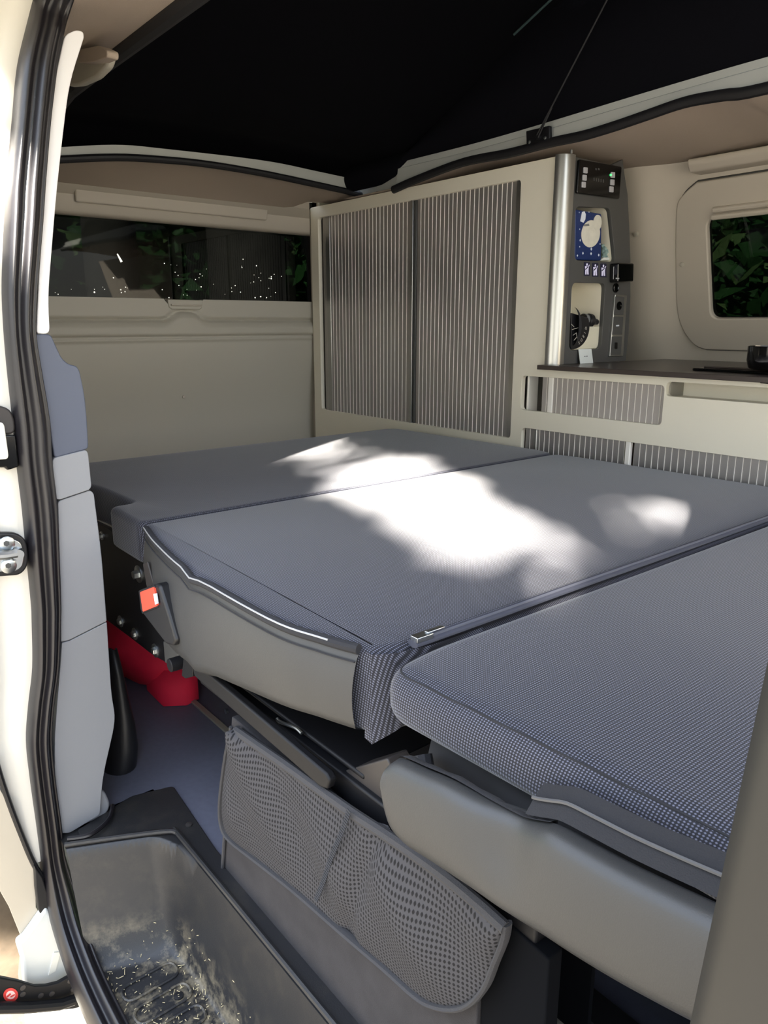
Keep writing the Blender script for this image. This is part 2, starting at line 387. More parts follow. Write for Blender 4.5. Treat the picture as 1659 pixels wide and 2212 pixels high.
# ------------------------------------------------------------------ ceiling: headliner with the pop-up roof opening
def kit_seal():
    px = [(850, 410), (900, 388), (1000, 351), (1100, 331), (1190, 308), (1260, 293), (1330, 272), (1400, 248), (1480, 221), (1560, 206), (1659, 190)]
    pts = [P(u, v, 1, 1.62) for u, v in px]; pts.append(V((-.4, 1.62, pts[-1].z + .01))); pts.append(V((.35, 1.62, pts[-1].z + .01))); return smooth_path(pts, 5)
KS = kit_seal()
def rear_seal():
    px = [(120, 345), (250, 340), (350, 345), (450, 355), (570, 375), (680, 398), (760, 416)]
    pts = [V((-2.2, .57, 1.262))] + [P(u, v, 0, -2.2) for u, v in px] + [P(800, 428, 0, -2.19)]; return smooth_path(pts, 5)
RS = rear_seal()
hl = MB()
hl.grid([[(p.x, p.y, p.z) for p in RS], [(-2.3, p.y, p.z - .015) for p in RS], [(XT + .055, p.y, 1.258 + .03 * sm((p.y - 1.52) / .1)) for p in RS]])
hl.grid([[(p.x, p.y, p.z - .004) for p in KS], [(p.x, 1.8, p.z - .008) for p in KS], [(p.x, 2.10, 1.292) for p in KS]])
hl.grid([[(-2.2, 1.62, 1.275), (-1.93, 1.62, 1.275)], [(-2.2, 2.1, 1.28), (-1.93, 2.1, 1.28)]])
xs = [-2.45 + i * .14 for i in range(21)]
DS = [V((x, .57, 1.27 + .065 * sm((x + 2.2) / .5))) for x in xs if x >= -2.25]
rows = [[(p.x, .57, p.z) for p in DS], [(p.x, .53, p.z + .002) for p in DS], [(p.x, .47, p.z - .012) for p in DS], [(p.x, .43, p.z - .03) for p in DS], [(p.x, .385, p.z - .04) for p in DS]]
hl.grid(rows)
ce = hl.build('ceiling', M['headliner'], smooth=60); struct(ce, 'beige felt headliner around the roof opening')
struct(MB().tube([(p.x, p.y, p.z) for p in KS], .011, 10, flat=1.1).build('trim_7', M['seal_roof']), 'black rubber edge along the kitchen side of the roof opening')
struct(MB().tube([(p.x, p.y, p.z) for p in RS], .010, 10).build('trim_8', M['seal_roof']), 'black rubber edge across the rear of the roof opening')
struct(MB().tube([(p.x, p.y + .01, p.z) for p in DS], .016, 10).build('trim_9', M['seal_roof']), 'black rubber edge on the door side of the roof opening')
# pale rails of the roof opening
def rail_top(p): return V((p.x, p.y + .03, 1.353 + .025 * sm((p.x + 1.7) / 1.0)))
kt = [rail_top(p) for p in KS]
rows = [[(p.x, p.y + .008, p.z + .002) for p in KS], [(p.x, p.y + .012, min(p.z + .02, t.z - .02)) for p, t in zip(KS, kt)], [(t.x, t.y - .012, t.z - .020) for t in kt], [(t.x, t.y - .008, t.z - .0175) for t in kt], [(t.x, t.y - .004, t.z) for t in kt], [(t.x, t.y + .05, t.z + .002) for t in kt]]
struct(MB().grid(rows).build('trim_10', M['rail'], smooth=25), 'pale grey rail along the kitchen side of the pop-up roof')
rt = [P(u, v, 0, -2.21) for u, v in [(60, 322), (120, 318), (250, 312), (350, 320), (570, 346), (680, 368), (790, 392), (810, 398)]]; rt = smooth_path(rt, 5)
rows = [[(-2.205, p.y, p.z + .002) for p in RS], [(-2.215, p.y, max(p.z + .012, 1.0)) for p in RS]]
def rzt(y):
    for a, c in zip(rt, rt[1:]):
        if a.y <= y <= c.y: return a.z + (c.z - a.z) * (y - a.y) / max(c.y - a.y, 1e-6)
    return rt[0].z if y < rt[0].y else rt[-1].z
rows += [[(-2.215, p.y, rzt(p.y)) for p in RS], [(-2.30, p.y, rzt(p.y) + .003) for p in RS]]
struct(MB().grid(rows).build('trim_11', M['rail'], smooth=30), 'pale grey rail across the rear of the pop-up roof')
# corner between the two rails
b = MB(); c0 = P(792, 398, 1, 1.64)
b.grid([[(-2.215, 1.70, 1.29), (-2.215, 1.70, 1.345)], [(-2.16, 1.69, 1.285), (-2.16, 1.69, 1.35)], [(-2.06, 1.655, 1.285), (-2.06, 1.655, 1.352)], [(-1.93, 1.632, 1.272), (-1.93, 1.65, 1.354)]])
struct(b.build('trim_12', M['rail'], smooth=60), 'pale grey rear corner of the roof rail')

# pop-up roof skin and black canvas
def roof_z(x): return 1.315 if x < -2.295 else 1.335 if x < -2.25 else 1.372 if x < -1.90 else 1.372 + .459 * (x + 1.90)
prof = [-2.30, -2.29, -2.22, -2.1, -1.9] + [-1.9 + i * .2 for i in range(1, 14)]
struct(MB().grid([[(x, y, roof_z(x) + .03 * math.sin((y - .4) / 1.4 * math.pi)) for y in [.40 + k * .127 for k in range(11)]] for x in prof]).build('roof', M['roofskin'], smooth=60), 'black lining under the raised pop-up roof')
rows = []
for i in range(15):
    t = i / 14; r = []
    for x in [-2.31 + k * .06 for k in range(53)]:
        zb0 = 1.352 if x > -1.95 else 1.30; z = zb0 + (roof_z(x) + .01 - zb0) * t
        d = (z - 1.62 + .12 * (x + 1.0))
        y = 1.655 + .035 * math.exp(-(d / .05) ** 2) * sm((x + 1.6) / .5) - .02 * math.sin(t * math.pi)
        r.append((x, y, z))
    rows.append(r)
cv = MB().grid(rows).build('canvas_wall', M['canvas'], smooth=80); tag(cv, 'black canvas side of the raised pop-up roof, above the kitchen', 'canvas')
rows = [[(x, .545, 1.345 + (roof_z(x) + .01 - 1.345) * t) for x in [-2.05 + k * .2 for k in range(15)]] for t in (0, .5, 1)]
cv2 = MB().grid(rows).build('canvas_wall', M['canvas']); tag(cv2, 'black canvas side of the raised pop-up roof, above the sliding door', 'canvas')
cd0 = P(1110, 75, 1, 1.6); cd1 = P(1200, -10, 1, 1.6)
b = MB(); b.tube([cd0, cd1], .003, 8); b.build('canvas_piping', mat('teal_canvas_piping', (46, 66, 66), .6), cv)
b = MB(); b.box((-2.285, 1.66, 1.30), (-2.275, 1.98, 1.42)); b.box((-2.285, 1.72, 1.25), (-1.8, 1.73, 1.42)); b.build('corner_canvas', M['canvas'], cv)
b = MB(); b.box((-2.56, .3, 1.392), (-2.24, 2.3, 1.405)); b.box((-2.56, 1.72, 1.39), (.9, 2.3, 1.405)); struct(b.build('trim_27', M['body']), 'outer roof skin behind the pop-up roof')
# stay cable and its bracket
kb = empty('roof_stay', P(1165, 300, 1, 1.615), 'thin black roof stay cable rising from a bracket on the pale roof rail', 'cable')
b = MB(); b.prism([P(u, v, 1, 1.612) for u, v in [(1136, 283), (1186, 271), (1187, 309), (1137, 317)]], (0, .012, 0)); b.build('bracket', M['black_metal'], kb, bevel=.002)
for u, v in ((1144, 307), (1178, 298)):
    b = MB(); b.cyl(P(u, v, 1, 1.612), (0, -1, 0), [(-.002, .004), (.002, .004), (.003, .002)], 12); b.build('screw', M['zinc'], kb)
c0, c1 = P(1160, 292, 1, 1.600), P(1311, 0, 1, 1.600)
b = MB(); b.cyl(c0 + V((0, .0, -.004)), (0, 1, 0), [(0, .006), (.014, .006)], 12); b.build('pivot', M['black_metal'], kb)
b = MB(); b.tube([c0, c0 + (c1 - c0) * 1.25], .0022, 8); b.tube([c0 + V((.004, 0, -.006)), c0 + (c1 - c0) * .22 + V((.002, 0, 0))], .002, 8); b.build('cable', M['plastic_black'], kb)
# grab handle on the door side of the headliner
hp = [P(u, v, 1, .53) for u, v in [(172, 172), (205, 165), (222, 150), (231, 128), (222, 108), (196, 104), (172, 112)]]
gh = empty('grab_handle', hp[0], 'rounded beige coat hook on the headliner beside the door pillar', 'hook')
b = MB(); b.prism(rpoly([P(u, v, 1, .53) for u, v in [(150, 110), (200, 100), (225, 104), (234, 122), (228, 145), (205, 168), (170, 184), (145, 186)]], .01), (0, .015, 0)); b.build('base', M['greige'], gh, bevel=.008)
b = MB(); b.prism(rpoly([P(u, v, 1, .515) for u, v in [(172, 106), (212, 98), (231, 108), (231, 124), (205, 134), (168, 136)]], .008), (0, .02, 0)); b.build('hook', M['headliner'], gh, bevel=.007)

# ------------------------------------------------------------------ kitchen unit
YK = 1.64
def K(u, v): q = P(u, v, 1, YK); return (q.x, q.z)
kc = empty('kitchen_cabinet', (-1.3, 1.95, 0), 'cream kitchen cabinet block with tall rear cupboard, roller shutters and low front run', 'cabinet')
x0, x1 = -2.433, -1.293; zt = 1.273; zc = .739
A = rpoly([(-2.386, .536), (-1.424, .536), (-1.424, 1.234), (-2.386, 1.234)], .012)
Bo = rpoly([(-1.390, .622), (-.952, .622), (-.952, .7175), (-1.390, .7175)], .012)
Co = rpoly([(-.948, .693), (.10, .693), (.10, .727), (-.948, .727)], .012)
Do = rpoly([(-1.382, .12), (.05, .12), (.05, .572), (-1.382, .572)], .014)
outer = rpoly([(x0, 0), (.5, 0), (.5, zc), (x1, zc), (x1, zt), (x0, zt)], [0, 0, 0, 0, .003, .006], 3)
fp = plate('face_panel', outer, [A, Bo, Co, Do], (0, YK, 0), (1, 0, 0), (0, 0, 1), .016, M['cream'], kc, bev=.0008)
b = MB()                                                            # carcass behind the face
b.box((x0, YK + .016, 0), (x0 + .014, 1.98, zt)); b.box((x0, YK + .016, zt - .016), (-1.30, 1.90, zt)); b.box((-1.415, YK + .05, .06), (-1.40, 2.1, zc))
b.box((x0, 1.93, 0), (-1.4, 1.94, 1.26)); b.box((-1.4, YK + .12, .58), (.5, 2.1, .60)); b.box((-.955, YK + .016, .60), (-.945, 2.1, zc - .005))
b.box((-1.4, 1.95, .1), (.5, 1.96, zc - .006))
b.build('carcass', M['cream_dark'], kc)
def tambour(name, xa, xb, za, zb, y, pitch, m0, m1, parent, label=None, side=1):
    """one roller shutter: flat slats with a thin raised rib between them"""
    s = MB(); n = max(2, round((xb - xa) / pitch)); p = (xb - xa) / n
    row = []
    for i in range(n):
        a = xa + i * p
        row += [(a, 0), (a + p * .12, .0012), (a + p * .92, .0012), (a + p * .935, -.0005)]
        s.box((a + p * .94, y - .0022, za), (a + p * .995, y + .003, zb), 1)
    row.append((xb, 0))
    s.grid([[(x, y - d, za) for x, d in row], [(x, y - d, zb) for x, d in row]], 0)
    s.box((xa, y + .003, za), (xb, y + .006, zb), 0)
    o = s.build(name, [m0, m1], parent, smooth=20, weld=False)
    if label: o['label'] = label
    return o
def bar(name, xa, xb, za, zb, y, mt, parent, d=.008):
    q = MB(); q.box((xa, y - d, za), (xb, y + .004, zb)); return q.build(name, mt, parent, bevel=.002)
t = tambour('shutter_door', -2.372, -1.880, .532, 1.238, YK + .012, .0195, M['slat'], M['rib'], kc, 'grey ribbed roller shutter, rear half of the tall cupboard')
bar('end_strip', -2.352, -2.326, .532, 1.238, YK + .011, M['alu'], t, .003); bar('handle_strip', -1.878, -1.866, .532, 1.238, YK + .011, M['alu'], t, .007)
t = tambour('shutter_door', -1.852, -1.446, .532, 1.238, YK + .012, .0178, M['slat'], M['rib'], kc, 'grey ribbed roller shutter, front half of the tall cupboard')
bar('handle_strip', -1.864, -1.854, .532, 1.238, YK + .013, M['panel_dark'], t, .004); bar('end_strip', -1.447, -1.427, .532, 1.238, YK + .011, M['alu'], t, .003)
t = tambour('shutter_door', -1.325, -.948, .618, .721, YK + .012, .0172, M['slat_light'], M['rib'], kc, 'short pale roller shutter under the worktop, left ajar')
bar('handle_strip', -1.302, -1.286, .618, .721, YK + .011, M['rib'], t, .004)
b = MB(); b.box((-1.386, YK + .02, .60), (-1.379, YK + .06, .735)); b.build('guide_rail', M['rib'], kc, bevel=.001)
t = tambour('shutter_door', -1.376, -1.052, .10, .575, YK + .012, .0172, M['slat'], M['rib'], kc, 'grey roller shutter of the low cupboard, rear half behind the bed')
bar('handle_strip', -1.345, -1.333, .10, .575, YK + .011, M['alu'], t, .004)
t = tambour('shutter_door', -1.026, .04, .10, .575, YK + .012, .0172, M['slat'], M['rib'], kc, 'grey roller shutter of the low cupboard, front half behind the bed')
bar('handle_strip', -1.046, -1.032, .10, .575, YK + .011, M['rib'], t, .008)
b = MB(); b.box((-.945, YK + .018, .685), (.5, YK + .1, .690)); b.box((-.945, YK + .075, .685), (.5, YK + .08, .735)); b.build('grip_channel', M['cream'], kc)
# end panel with two niches, facing the front of the van
XE = -1.280
def E(u, v): q = P(u, v, 0, XE); return (q.y, q.z)
edge = [E(1345, 345), E(1349, 375), E(1356, 420), E(1360, 500), E(1362, 560), E(1362, 640), E(1358, 720), E(1352, 778)]
zb_ = .752
outer = [(1.655, zb_), (1.655, 1.272)] + [(edge[0][0] - .05, 1.272)] + edge[:-1] + [(edge[-1][0], zb_)]
n1 = rpoly([E(1243, 446), E(1318, 449), E(1330, 566), E(1241, 562)], .018)
n2 = rpoly([E(1236, 610), E(1308, 612), E(1299, 754), E(1229, 757)], .020)
ep = plate('end_panel', outer, [n1, n2], (XE, 0, 0), (0, 1, 0), (0, 0, 1), .012, M['panel_dark'], kc, bev=.001); ep['label'] = 'dark graphite end panel with two niches'
for nn, dpt in ((n1, .10), (n2, .10)):
    s = MB(); c = [V((XE - .012, y, z)) for y, z in nn]; n = len(c)
    s.grid([c + [c[0]], [p - V((dpt, 0, 0)) for p in c + [c[0]]]]); s.poly([p - V((dpt, 0, 0)) for p in c])
    q = s.build('niche', M['cream'], kc, smooth=60)
# rounded aluminium corner profile
cx0 = -1.293; pr = []
for k in range(9):
    a = math.pi / 2 * k / 8; pr.append((cx0 - .012 + .030 * math.sin(a), 1.632 + .030 - .030 * math.cos(a)))
pr = [(cx0 - .014, 1.632)] + pr + [(cx0 + .018, 1.675), (cx0 - .014, 1.675)]
MB().prism([(x, y, .751) for x, y in pr], (0, 0, 1.276 - .751)).build('corner_profile', M['alu'], kc, bevel=.001)
MB().cyl((-1.275, 1.655, 1.276), (0, 0, 1), [(0, .003), (.008, .003), (.010, .0015)], 10).build('pin', M['zinc'], kc)
# worktop
wt = MB(); outer = rpoly([(-1.312, 1.606, 0), (.5, 1.606, 0), (.5, 2.19, 0), (-1.28, 2.19, 0), (-1.28, 1.70, 0), (-1.312, 1.66, 0)], .004)
wt.prism([(p.x, p.y, .7395) for p in outer], (0, 0, .012)); wk = wt.build('worktop', M['worktop'], bevel=.0015); tag(wk, 'dark brown worktop along the kitchen under the side window', 'worktop')
hb_ = empty('hob_lid', (-.7, 1.72, .7515), 'flat glossy black glass hob lid on the worktop edge', 'hob')
a0 = P(1492, 799, 2, .753); a1 = P(1512, 795, 2, .757)
b = MB(); b.prism(rpoly([(a0.x, a0.y, .7515), (.3, a0.y - .0, .7515), (.3, 2.02, .7515), (a0.x, 2.02, .7515)], .012), (0, 0, .006)); b.build('base_plate', M['gloss_black'], hb_, bevel=.002)
b = MB(); b.prism(rpoly([(a1.x, a1.y + .01, .7575), (.28, a1.y + .01, .7575), (.28, 2.0, .7575), (a1.x, 2.0, .7575)], .012), (0, 0, .004)); b.build('glass_lid', M['worktop'], hb_, bevel=.0015)
# black pan at the frame edge
pc = P(1676, 799, 2, .7615)
pn = empty('saucepan', pc, 'dark saucepan standing on the hob lid at the right picture edge', 'pan')
b = MB(); b.cyl(pc, (0, 0, 1), [(0, .048), (.004, .056), (.02, .0605), (.05, .061), (.051, .057), (.012, .053)], 32); b.build('body', M['gloss_black'], pn, smooth=50)
b = MB(); b.tube([pc + V((.05, .0, .04)), pc + V((.12, .02, .05)), pc + V((.2, .03, .055))], [.006, .009, .008], 10, flat=.7); b.build('handle', M['plastic_black'], pn)
# slot mark at the right of the face
b = MB(); b.prism([V((x, YK - .0016, z)) for x, z in [K(1640, 824), K(1700, 829), K(1700, 833), K(1644, 828)]], (0, .002, 0)); b.build('slot', M['gloss_black'], kc)

# control panel and switches on the end panel
def EP(u, v, o=.0): return P(u, v, 0, XE + o)
EN = V((1, 0, 0))
cp = empty('control_panel', EP(1290, 390), 'black control panel with six grey keys at the top of the graphite end panel', 'control panel')
b = MB(); b.prism(rpoly([EP(u, v) for u, v in [(1246, 345), (1338, 361), (1333, 431), (1241, 418)]], .006), (.008, 0, 0)); b.build('housing', M['gloss_black'], cp, bevel=.002)
for us, vs in (((1264, 1262, 1260), (368, 384, 399)), ((1323, 1322, 1320), (378, 394, 409))):
    for u, v in zip(us, vs):
        b = MB(); b.prism(rpoly([EP(u + a, v + c, .008) for a, c in ((-4.2, -6.6), (4.2, -5.8), (3.8, 6.8), (-4.6, 6.0))], .002), (.0025, 0, 0)); b.build('key', M['button'], cp, bevel=.0006)
b = MB(); b.cyl(EP(1318.5, 378, .008), EN, [(0, .003), (.003, .0026)], 12); b.build('indicator_light', M['led'], cp)
b = MB()
for i, u in enumerate((1286, 1292)): b.prism([EP(u, 363, .008), EP(u + 3, 364, .008), EP(u + 3, 368, .008), EP(u, 367, .008)], (.0006, 0, 0))
for i in range(5): b.prism([EP(1282 + i * 5, 384 + i * .9, .008), EP(1284 + i * 5, 384 + i * .9, .008), EP(1284 + i * 5, 391 + i * .9, .008), EP(1282 + i * 5, 391 + i * .9, .008)], (.0006, 0, 0))
b.build('display_marks', mat('dim_marks', (70, 70, 70), .5), cp)
# stickers of belted figures
for i, (u, v, lab) in enumerate(((1267.5, 581, 'leftmost'), (1285.5, 583, 'middle'), (1303, 584, 'rightmost'))):
    st = empty('belt_sticker', EP(u, v), lab + ' of three small white belted figure stickers between the two niches', 'sticker', 'belted figure stickers')
    b = MB(); b.prism(rpoly([EP(u + a, v + c) for a, c in ((-6.5, -15), (6.5, -14.6), (6.5, 15), (-6.5, 14.6))], .002), (.0008, 0, 0)); b.build('backing', M['navy'], st)
    b = MB(); b.cyl(EP(u + .4, v - 9.5, .0009), EN, [(0, .0034), (.0007, .0032)], 12)
    for pl_ in ([(-4, -6), (4, -5.6), (3.4, 3), (-3.4, 2.6)], [(-3.4, 2.6), (-.4, 2.8), (-.8, 12), (-3.6, 12)], [(.4, 2.8), (3.4, 3), (3.8, 12), (1, 12)], [(3, -6), (5.4, -9.4), (6, -8.4), (4, -4)]):
        b.prism([EP(u + a, v + c, .0009) for a, c in pl_], (.0006, 0, 0))
    b.build('figure', M['sticker'], st)
    b = MB(); b.prism([EP(u + a, v + c, .0016) for a, c in ((-3.4, 0), (2.6, -5.6), (3.6, -4.4), (-2.6, 2))], (.0005, 0, 0)); b.build('belt_mark', M['navy'], st)
# thermostat box
th = empty('heater_control', EP(1334, 590), 'black box shaped heater control beside the belted figure stickers', 'control')
b = MB(); b.prism(rpoly([EP(u, v) for u, v in [(1317, 569), (1351, 570), (1350, 609), (1316, 611)]], .005), (.028, 0, 0)); b.build('housing', M['gloss_black'], th, bevel=.003)
b = MB(); b.prism([EP(u, v, .028) for u, v in [(1325, 576), (1325.8, 576), (1325, 603), (1324.2, 603)]], (.001, 0, 0)); b.prism([EP(u, v, .028) for u, v in [(1330, 600), (1337, 600.4), (1337, 603), (1330, 602.6)]], (.001, 0, 0)); b.build('display_marks', M['button'], th)
kn = MB(); kn.cyl(EP(1329, 622), EN, [(0, .013), (.004, .013), (.005, .011), (.003, .009)], 20); o = kn.build('sensor_knob', M['gloss_black']); tag(o, 'small round black knob under the heater control', 'knob')
# socket strip
ss = empty('socket_strip', EP(1333, 705), 'silver framed strip of three dark sockets standing above the worktop', 'socket')
fr = [(1325, 636), (1350, 638), (1342, 769), (1313, 770)]
b = MB(); b.prism(rpoly([EP(u, v) for u, v in fr], .002), (.007, 0, 0)); b.build('frame', M['alu'], ss, bevel=.0015)
def lerp(a, c, t): return (a[0] + (c[0] - a[0]) * t, a[1] + (c[1] - a[1]) * t)
for k in range(3):
    t0, t1 = .03 + k * .325, .03 + k * .325 + .295
    q = [lerp(lerp(fr[0], fr[3], t0), lerp(fr[1], fr[2], t0), s) for s in (.17, .93)] + [lerp(lerp(fr[0], fr[3], t1), lerp(fr[1], fr[2], t1), s) for s in (.93, .17)]
    b = MB(); b.prism(rpoly([EP(u, v, .007) for u, v in q], .002), (.002, 0, 0)); so = b.build('socket', M['panel_dark'], ss, bevel=.0005)
    cu_ = sum(p[0] for p in q) / 4; cv_ = sum(p[1] for p in q) / 4
    b = MB()
    if k == 0: b.cyl(EP(cu_, cv_, .009), EN, [(0, .012), (.002, .012), (.002, .010), (.0005, .009)], 20)
    elif k == 1: b.prism([EP(cu_ + a, cv_ + c, .009) for a, c in ((-3, -1.2), (3, -2), (3, 1), (-3, 1.6))], (.001, 0, 0))
    else: b.prism(rpoly([EP(cu_ + a, cv_ + c, .009) for a, c in ((-3, -7), (3, -7), (2.6, 7), (-3.4, 7))], .003), (.001, 0, 0))
    b.build('contact', M['star'] if k == 1 else M['gloss_black'], so)
# blue wet wipe box in the upper niche
bx = empty('wipes_box', EP(1270, 560, -.05), 'midnight blue box with a white moon print in the upper niche', 'box')
bp_ = [(1243, 452), (1300, 462), (1299, 563), (1241, 561)]
bf = -.004
b = MB(); b.prism(rpoly([EP(u, v, bf) for u, v in bp_], .006), (-.07, 0, 0)); b.build('box_body', M['blue_box'], bx, bevel=.003)
def ell(cu, cv, ru, rv, rot=0, n=28):
    return [(cu + ru * math.cos(a) * math.cos(rot) - rv * math.sin(a) * math.sin(rot), cv + ru * math.cos(a) * math.sin(rot) + rv * math.sin(a) * math.cos(rot)) for a in [2 * math.pi * k / n for k in range(n)]]
b = MB(); b.prism([EP(u, v, bf + .0005) for u, v in ell(1275.5, 505, 20, 29.5, .10)], (.001, 0, 0)); b.prism([EP(u, v, bf + .0006) for u, v in ell(1290, 481, 9, 17, .05)], (.0014, 0, 0)); b.build('moon_print', M['moon'], bx)
b = MB(); b.prism([EP(u, v, bf + .002) for u, v in [(1261, 485), (1272, 483), (1273, 488), (1262, 489)]], (.0004, 0, 0)); b.build('shade_mark', M['print'], bx)
b = MB(); b.prism([EP(u, v, bf + .0005) for u, v in [(1257, 458), (1262, 456), (1265, 463), (1264, 474), (1260, 481), (1253, 478)]], (.0008, 0, 0))
for u, v, r in ((1253, 519, 1.6), (1252, 533, 1), (1259, 547, 1.8), (1247, 552, 1.4), (1277, 538, 2), (1276.5, 548, 2), (1293, 551, 1.8), (1252, 495, 1), (1296, 527, 1), (1251, 459, .9), (1272, 458, .9)):
    q = MB(); q.prism([EP(u + a * r, v + c * r, bf + .0005) for a, c in ((0, -1.7), (.9, 0), (0, 1.7), (-.9, 0))], (.0008, 0, 0)); q.build('star_print', M['star'], bx)
b.build('cloud_print', M['star'], bx)
tp = empty('tissue_pack', EP(1313, 550, -.04), 'pale teal soft tissue pack beside the blue box', 'pack')
s = MB(); rows = []
for i in range(9):
    v = 528 + i * 4; r = []
    for j in range(9):
        u = 1300 + j * 3; r.append(EP(u, v, -.035 + .012 * math.sin(math.pi * i / 8) * math.sin(math.pi * j / 8) + .003 * math.sin(i * 2.1 + j * 1.7)))
    rows.append(r)
s.grid(rows); s.build('wrapper', M['teal'], tp, smooth=60, solid=.006)
s = MB(); s.prism([EP(u, v, -.018) for u, v in [(1297, 563), (1322, 562), (1324, 556), (1305, 556)]], (-.02, 0, 0)); s.build('paper_fold', M['paper'], tp, bevel=.002)
# lower niche: round black tin leaning on an ivory box, small black torch behind
ib = empty('ivory_box', EP(1290, 755, -.05), 'ivory cardboard box in the lower niche behind the black tin', 'box')
b = MB(); b.prism([EP(u, v, -.012) for u, v in [(1246, 706), (1296, 705), (1293, 752), (1240, 756)]], (-.05, .0, 0)); b.build('carton', M['whitebox'], ib, bevel=.002)
tn = empty('cap', EP(1245, 740, .0), 'black fabric cap with pale lettering around its brim in the lower niche', 'cap')
s = MB(); s.prism([EP(u, v, -.009) for u, v in [(1231, 676)] + [(1231 + 39 * math.sin(a), 757 - 50 + 50 * math.cos(a) - 2) for a in [math.pi * .62 * (1 - k / 14) for k in range(15)]] + [(1229, 750)]], (.006, 0, 0)); s.build('brim', M['plastic_black'], tn, bevel=.0015)
s = MB(); rows = []
cc = EP(1236, 706, -.006)
for i in range(7):
    a = math.pi / 2 * i / 6; rows.append([cc + V((.022 * math.sin(a), .034 * math.cos(a) * math.cos(q) * .9 + .0, .052 * math.cos(a) * math.sin(q))) for q in [-math.pi / 2.2 + math.pi / 1.1 * k / 12 for k in range(13)]])
s.grid(rows); s.build('crown', M['fabric_dark'], tn, smooth=70)
for ch, u, v, an in (('D', 1266, 709, 80), ('I', 1263.5, 719, 65), ('E', 1260.5, 727, 52), ('U', 1256, 735, 40), ('S', 1251, 741, 28)):
    a = math.radians(an); text('lettering', ch, .0115, EP(u, v, -.0026), V((0, math.cos(a), math.sin(a))), V((0, -math.sin(a), math.cos(a))), M['letter'], tn)
s = MB()
for q in ([(1236, 712), (1249, 708)], [(1238, 724), (1245, 719), (1247, 731)], [(1240, 735), (1246, 728)], [(1234, 700), (1240, 706)]):
    s.tube([EP(u, v, .0135 - .0004 * abs(u - 1236)) for u, v in q], .0009, 6)
s.build('print_lines', M['letter'], tn)
tc_ = empty('torch', EP(1272, 700, -.02), 'small black torch lying on the ivory box', 'torch')
b = MB(); p0, p1 = EP(1258, 690, -.03), EP(1292, 696, -.02); ax = (p1 - p0)
b.cyl(p0, ax, [(0, .016), (ax.length * .3, .016), (ax.length * .34, .019), (ax.length * .52, .019), (ax.length * .6, .013), (ax.length * .85, .008), (ax.length, .0075)], 18); b.build('barrel', M['plastic_black'], tc_, smooth=40)
b = MB(); b.cyl(p0, ax, [(ax.length * .05, .0165), (ax.length * .22, .0165)], 18); b.build('grip_ring', M['print'], tc_)
cdp = [(1255, 755), (1283, 753), (1281, 780), (1253, 783)]
cz = [V((XE + .014, P(u, v, 0, XE + .012).y, 0)) for u, v in cdp]
yl, yr = P(1254, 770, 0, XE + .012).y, P(1282, 768, 0, XE + .012).y
zt_ = P(1268, 754, 0, XE + .006).z
ca = empty('price_card', (XE + .01, (yl + yr) / 2, .7515), 'small white card leaning on the end panel at the worktop', 'card')
b = MB(); b.prism([(XE + .012, yl, .752), (XE + .012, yr, .752), (XE + .003, yr, zt_), (XE + .003, yl, zt_)], (.0008, 0, .0002)); b.build('card_sheet', M['paper'], ca)
b = MB(); zm = (.752 + zt_) / 2
for dy, w in ((-.008, .005), (.001, .006)): b.box((XE + .0085, (yl + yr) / 2 + dy, zm - .0013), (XE + .0092, (yl + yr) / 2 + dy + w, zm + .0013))
b.build('print_line', M['print'], ca)

# ------------------------------------------------------------------ bed cushions
ZB = .52
def cushion(name, outline, z0, z1, mt, parent, bev=.018, seg=4, puff=.004, cuts=0):
    """filled outline with rounded rim and a slightly crowned top"""
    b = MB(); n = len(outline)
    def inset(d):
        out = []
        for i in range(n):
            p = V(outline[i]); a = (p - V(outline[i - 1])).normalized(); c = (V(outline[(i + 1) % n]) - p).normalized()
            na = V((-a.y, a.x)); nc = V((-c.y, c.x)); nn = (na + nc)
            nn = nn.normalized() * min(1.6, 1 / max(.55, nn.length / 2)); out.append(p + nn * d)
        return out
    rows = []
    for k in range(seg + 1):
        a = math.pi / 2 * k / seg; o = inset(bev * (1 - math.sin(a))); rows.append([(q.x, q.y, z0 + bev * (1 - math.cos(a))) for q in o])
    for k in range(seg + 1):
        a = math.pi / 2 * k / seg; o = inset(bev * (1 - math.cos(a))); rows.append([(q.x, q.y, z1 - bev * (1 - math.sin(a))) for q in o])
    b.grid(rows, 0, True); b.poly(rows[-1]); b.poly(rows[0][::-1])
    o = b.build(name, mt, parent, smooth=0)
    bm = bmesh.new(); bm.from_mesh(o.data); bmesh.ops.triangulate(bm, faces=[f for f in bm.faces if len(f.verts) > 4]); bm.to_mesh(o.data); bm.free()
    for p in o.data.polygons: p.use_smooth = abs(p.normal.z) < .9999
    o.data.set_sharp_from_angle(angle=math.radians(60)); return o
def dens(pts, step=.04):
    out = []
    for i, p in enumerate(pts):
        q = pts[(i + 1) % len(pts)]; L_ = (V(q) - V(p)).length; k = max(1, int(L_ / step))
        out += [V(p).lerp(V(q), t / k) for t in range(k)]
    return out
rc = empty('bed_cushion', (-1.55, 1.05, .44), 'rear charcoal woven bed cushion against the tailgate', 'cushion')
ol = dens([V(p) for p in rpoly([(-1.243, .462), (-1.243, 1.612), (-1.30, 1.628), (-1.885, 1.60), (-1.905, 1.56), (-1.903, .44), tuple(P(212, 1052, 2, .52))[:2], tuple(P(287, 1085, 2, .52))[:2], (-1.402, .462)], [.022, .022, .03, .03, .03, .02, .03, .014, .02])])
cushion('cushion_body', ol, .44, ZB, M['fabric'], rc, bev=.012)
mc = empty('bed_cushion', (-.9, 1.05, .40), 'middle charcoal bed cushion with grey leatherette side facing the door', 'cushion')
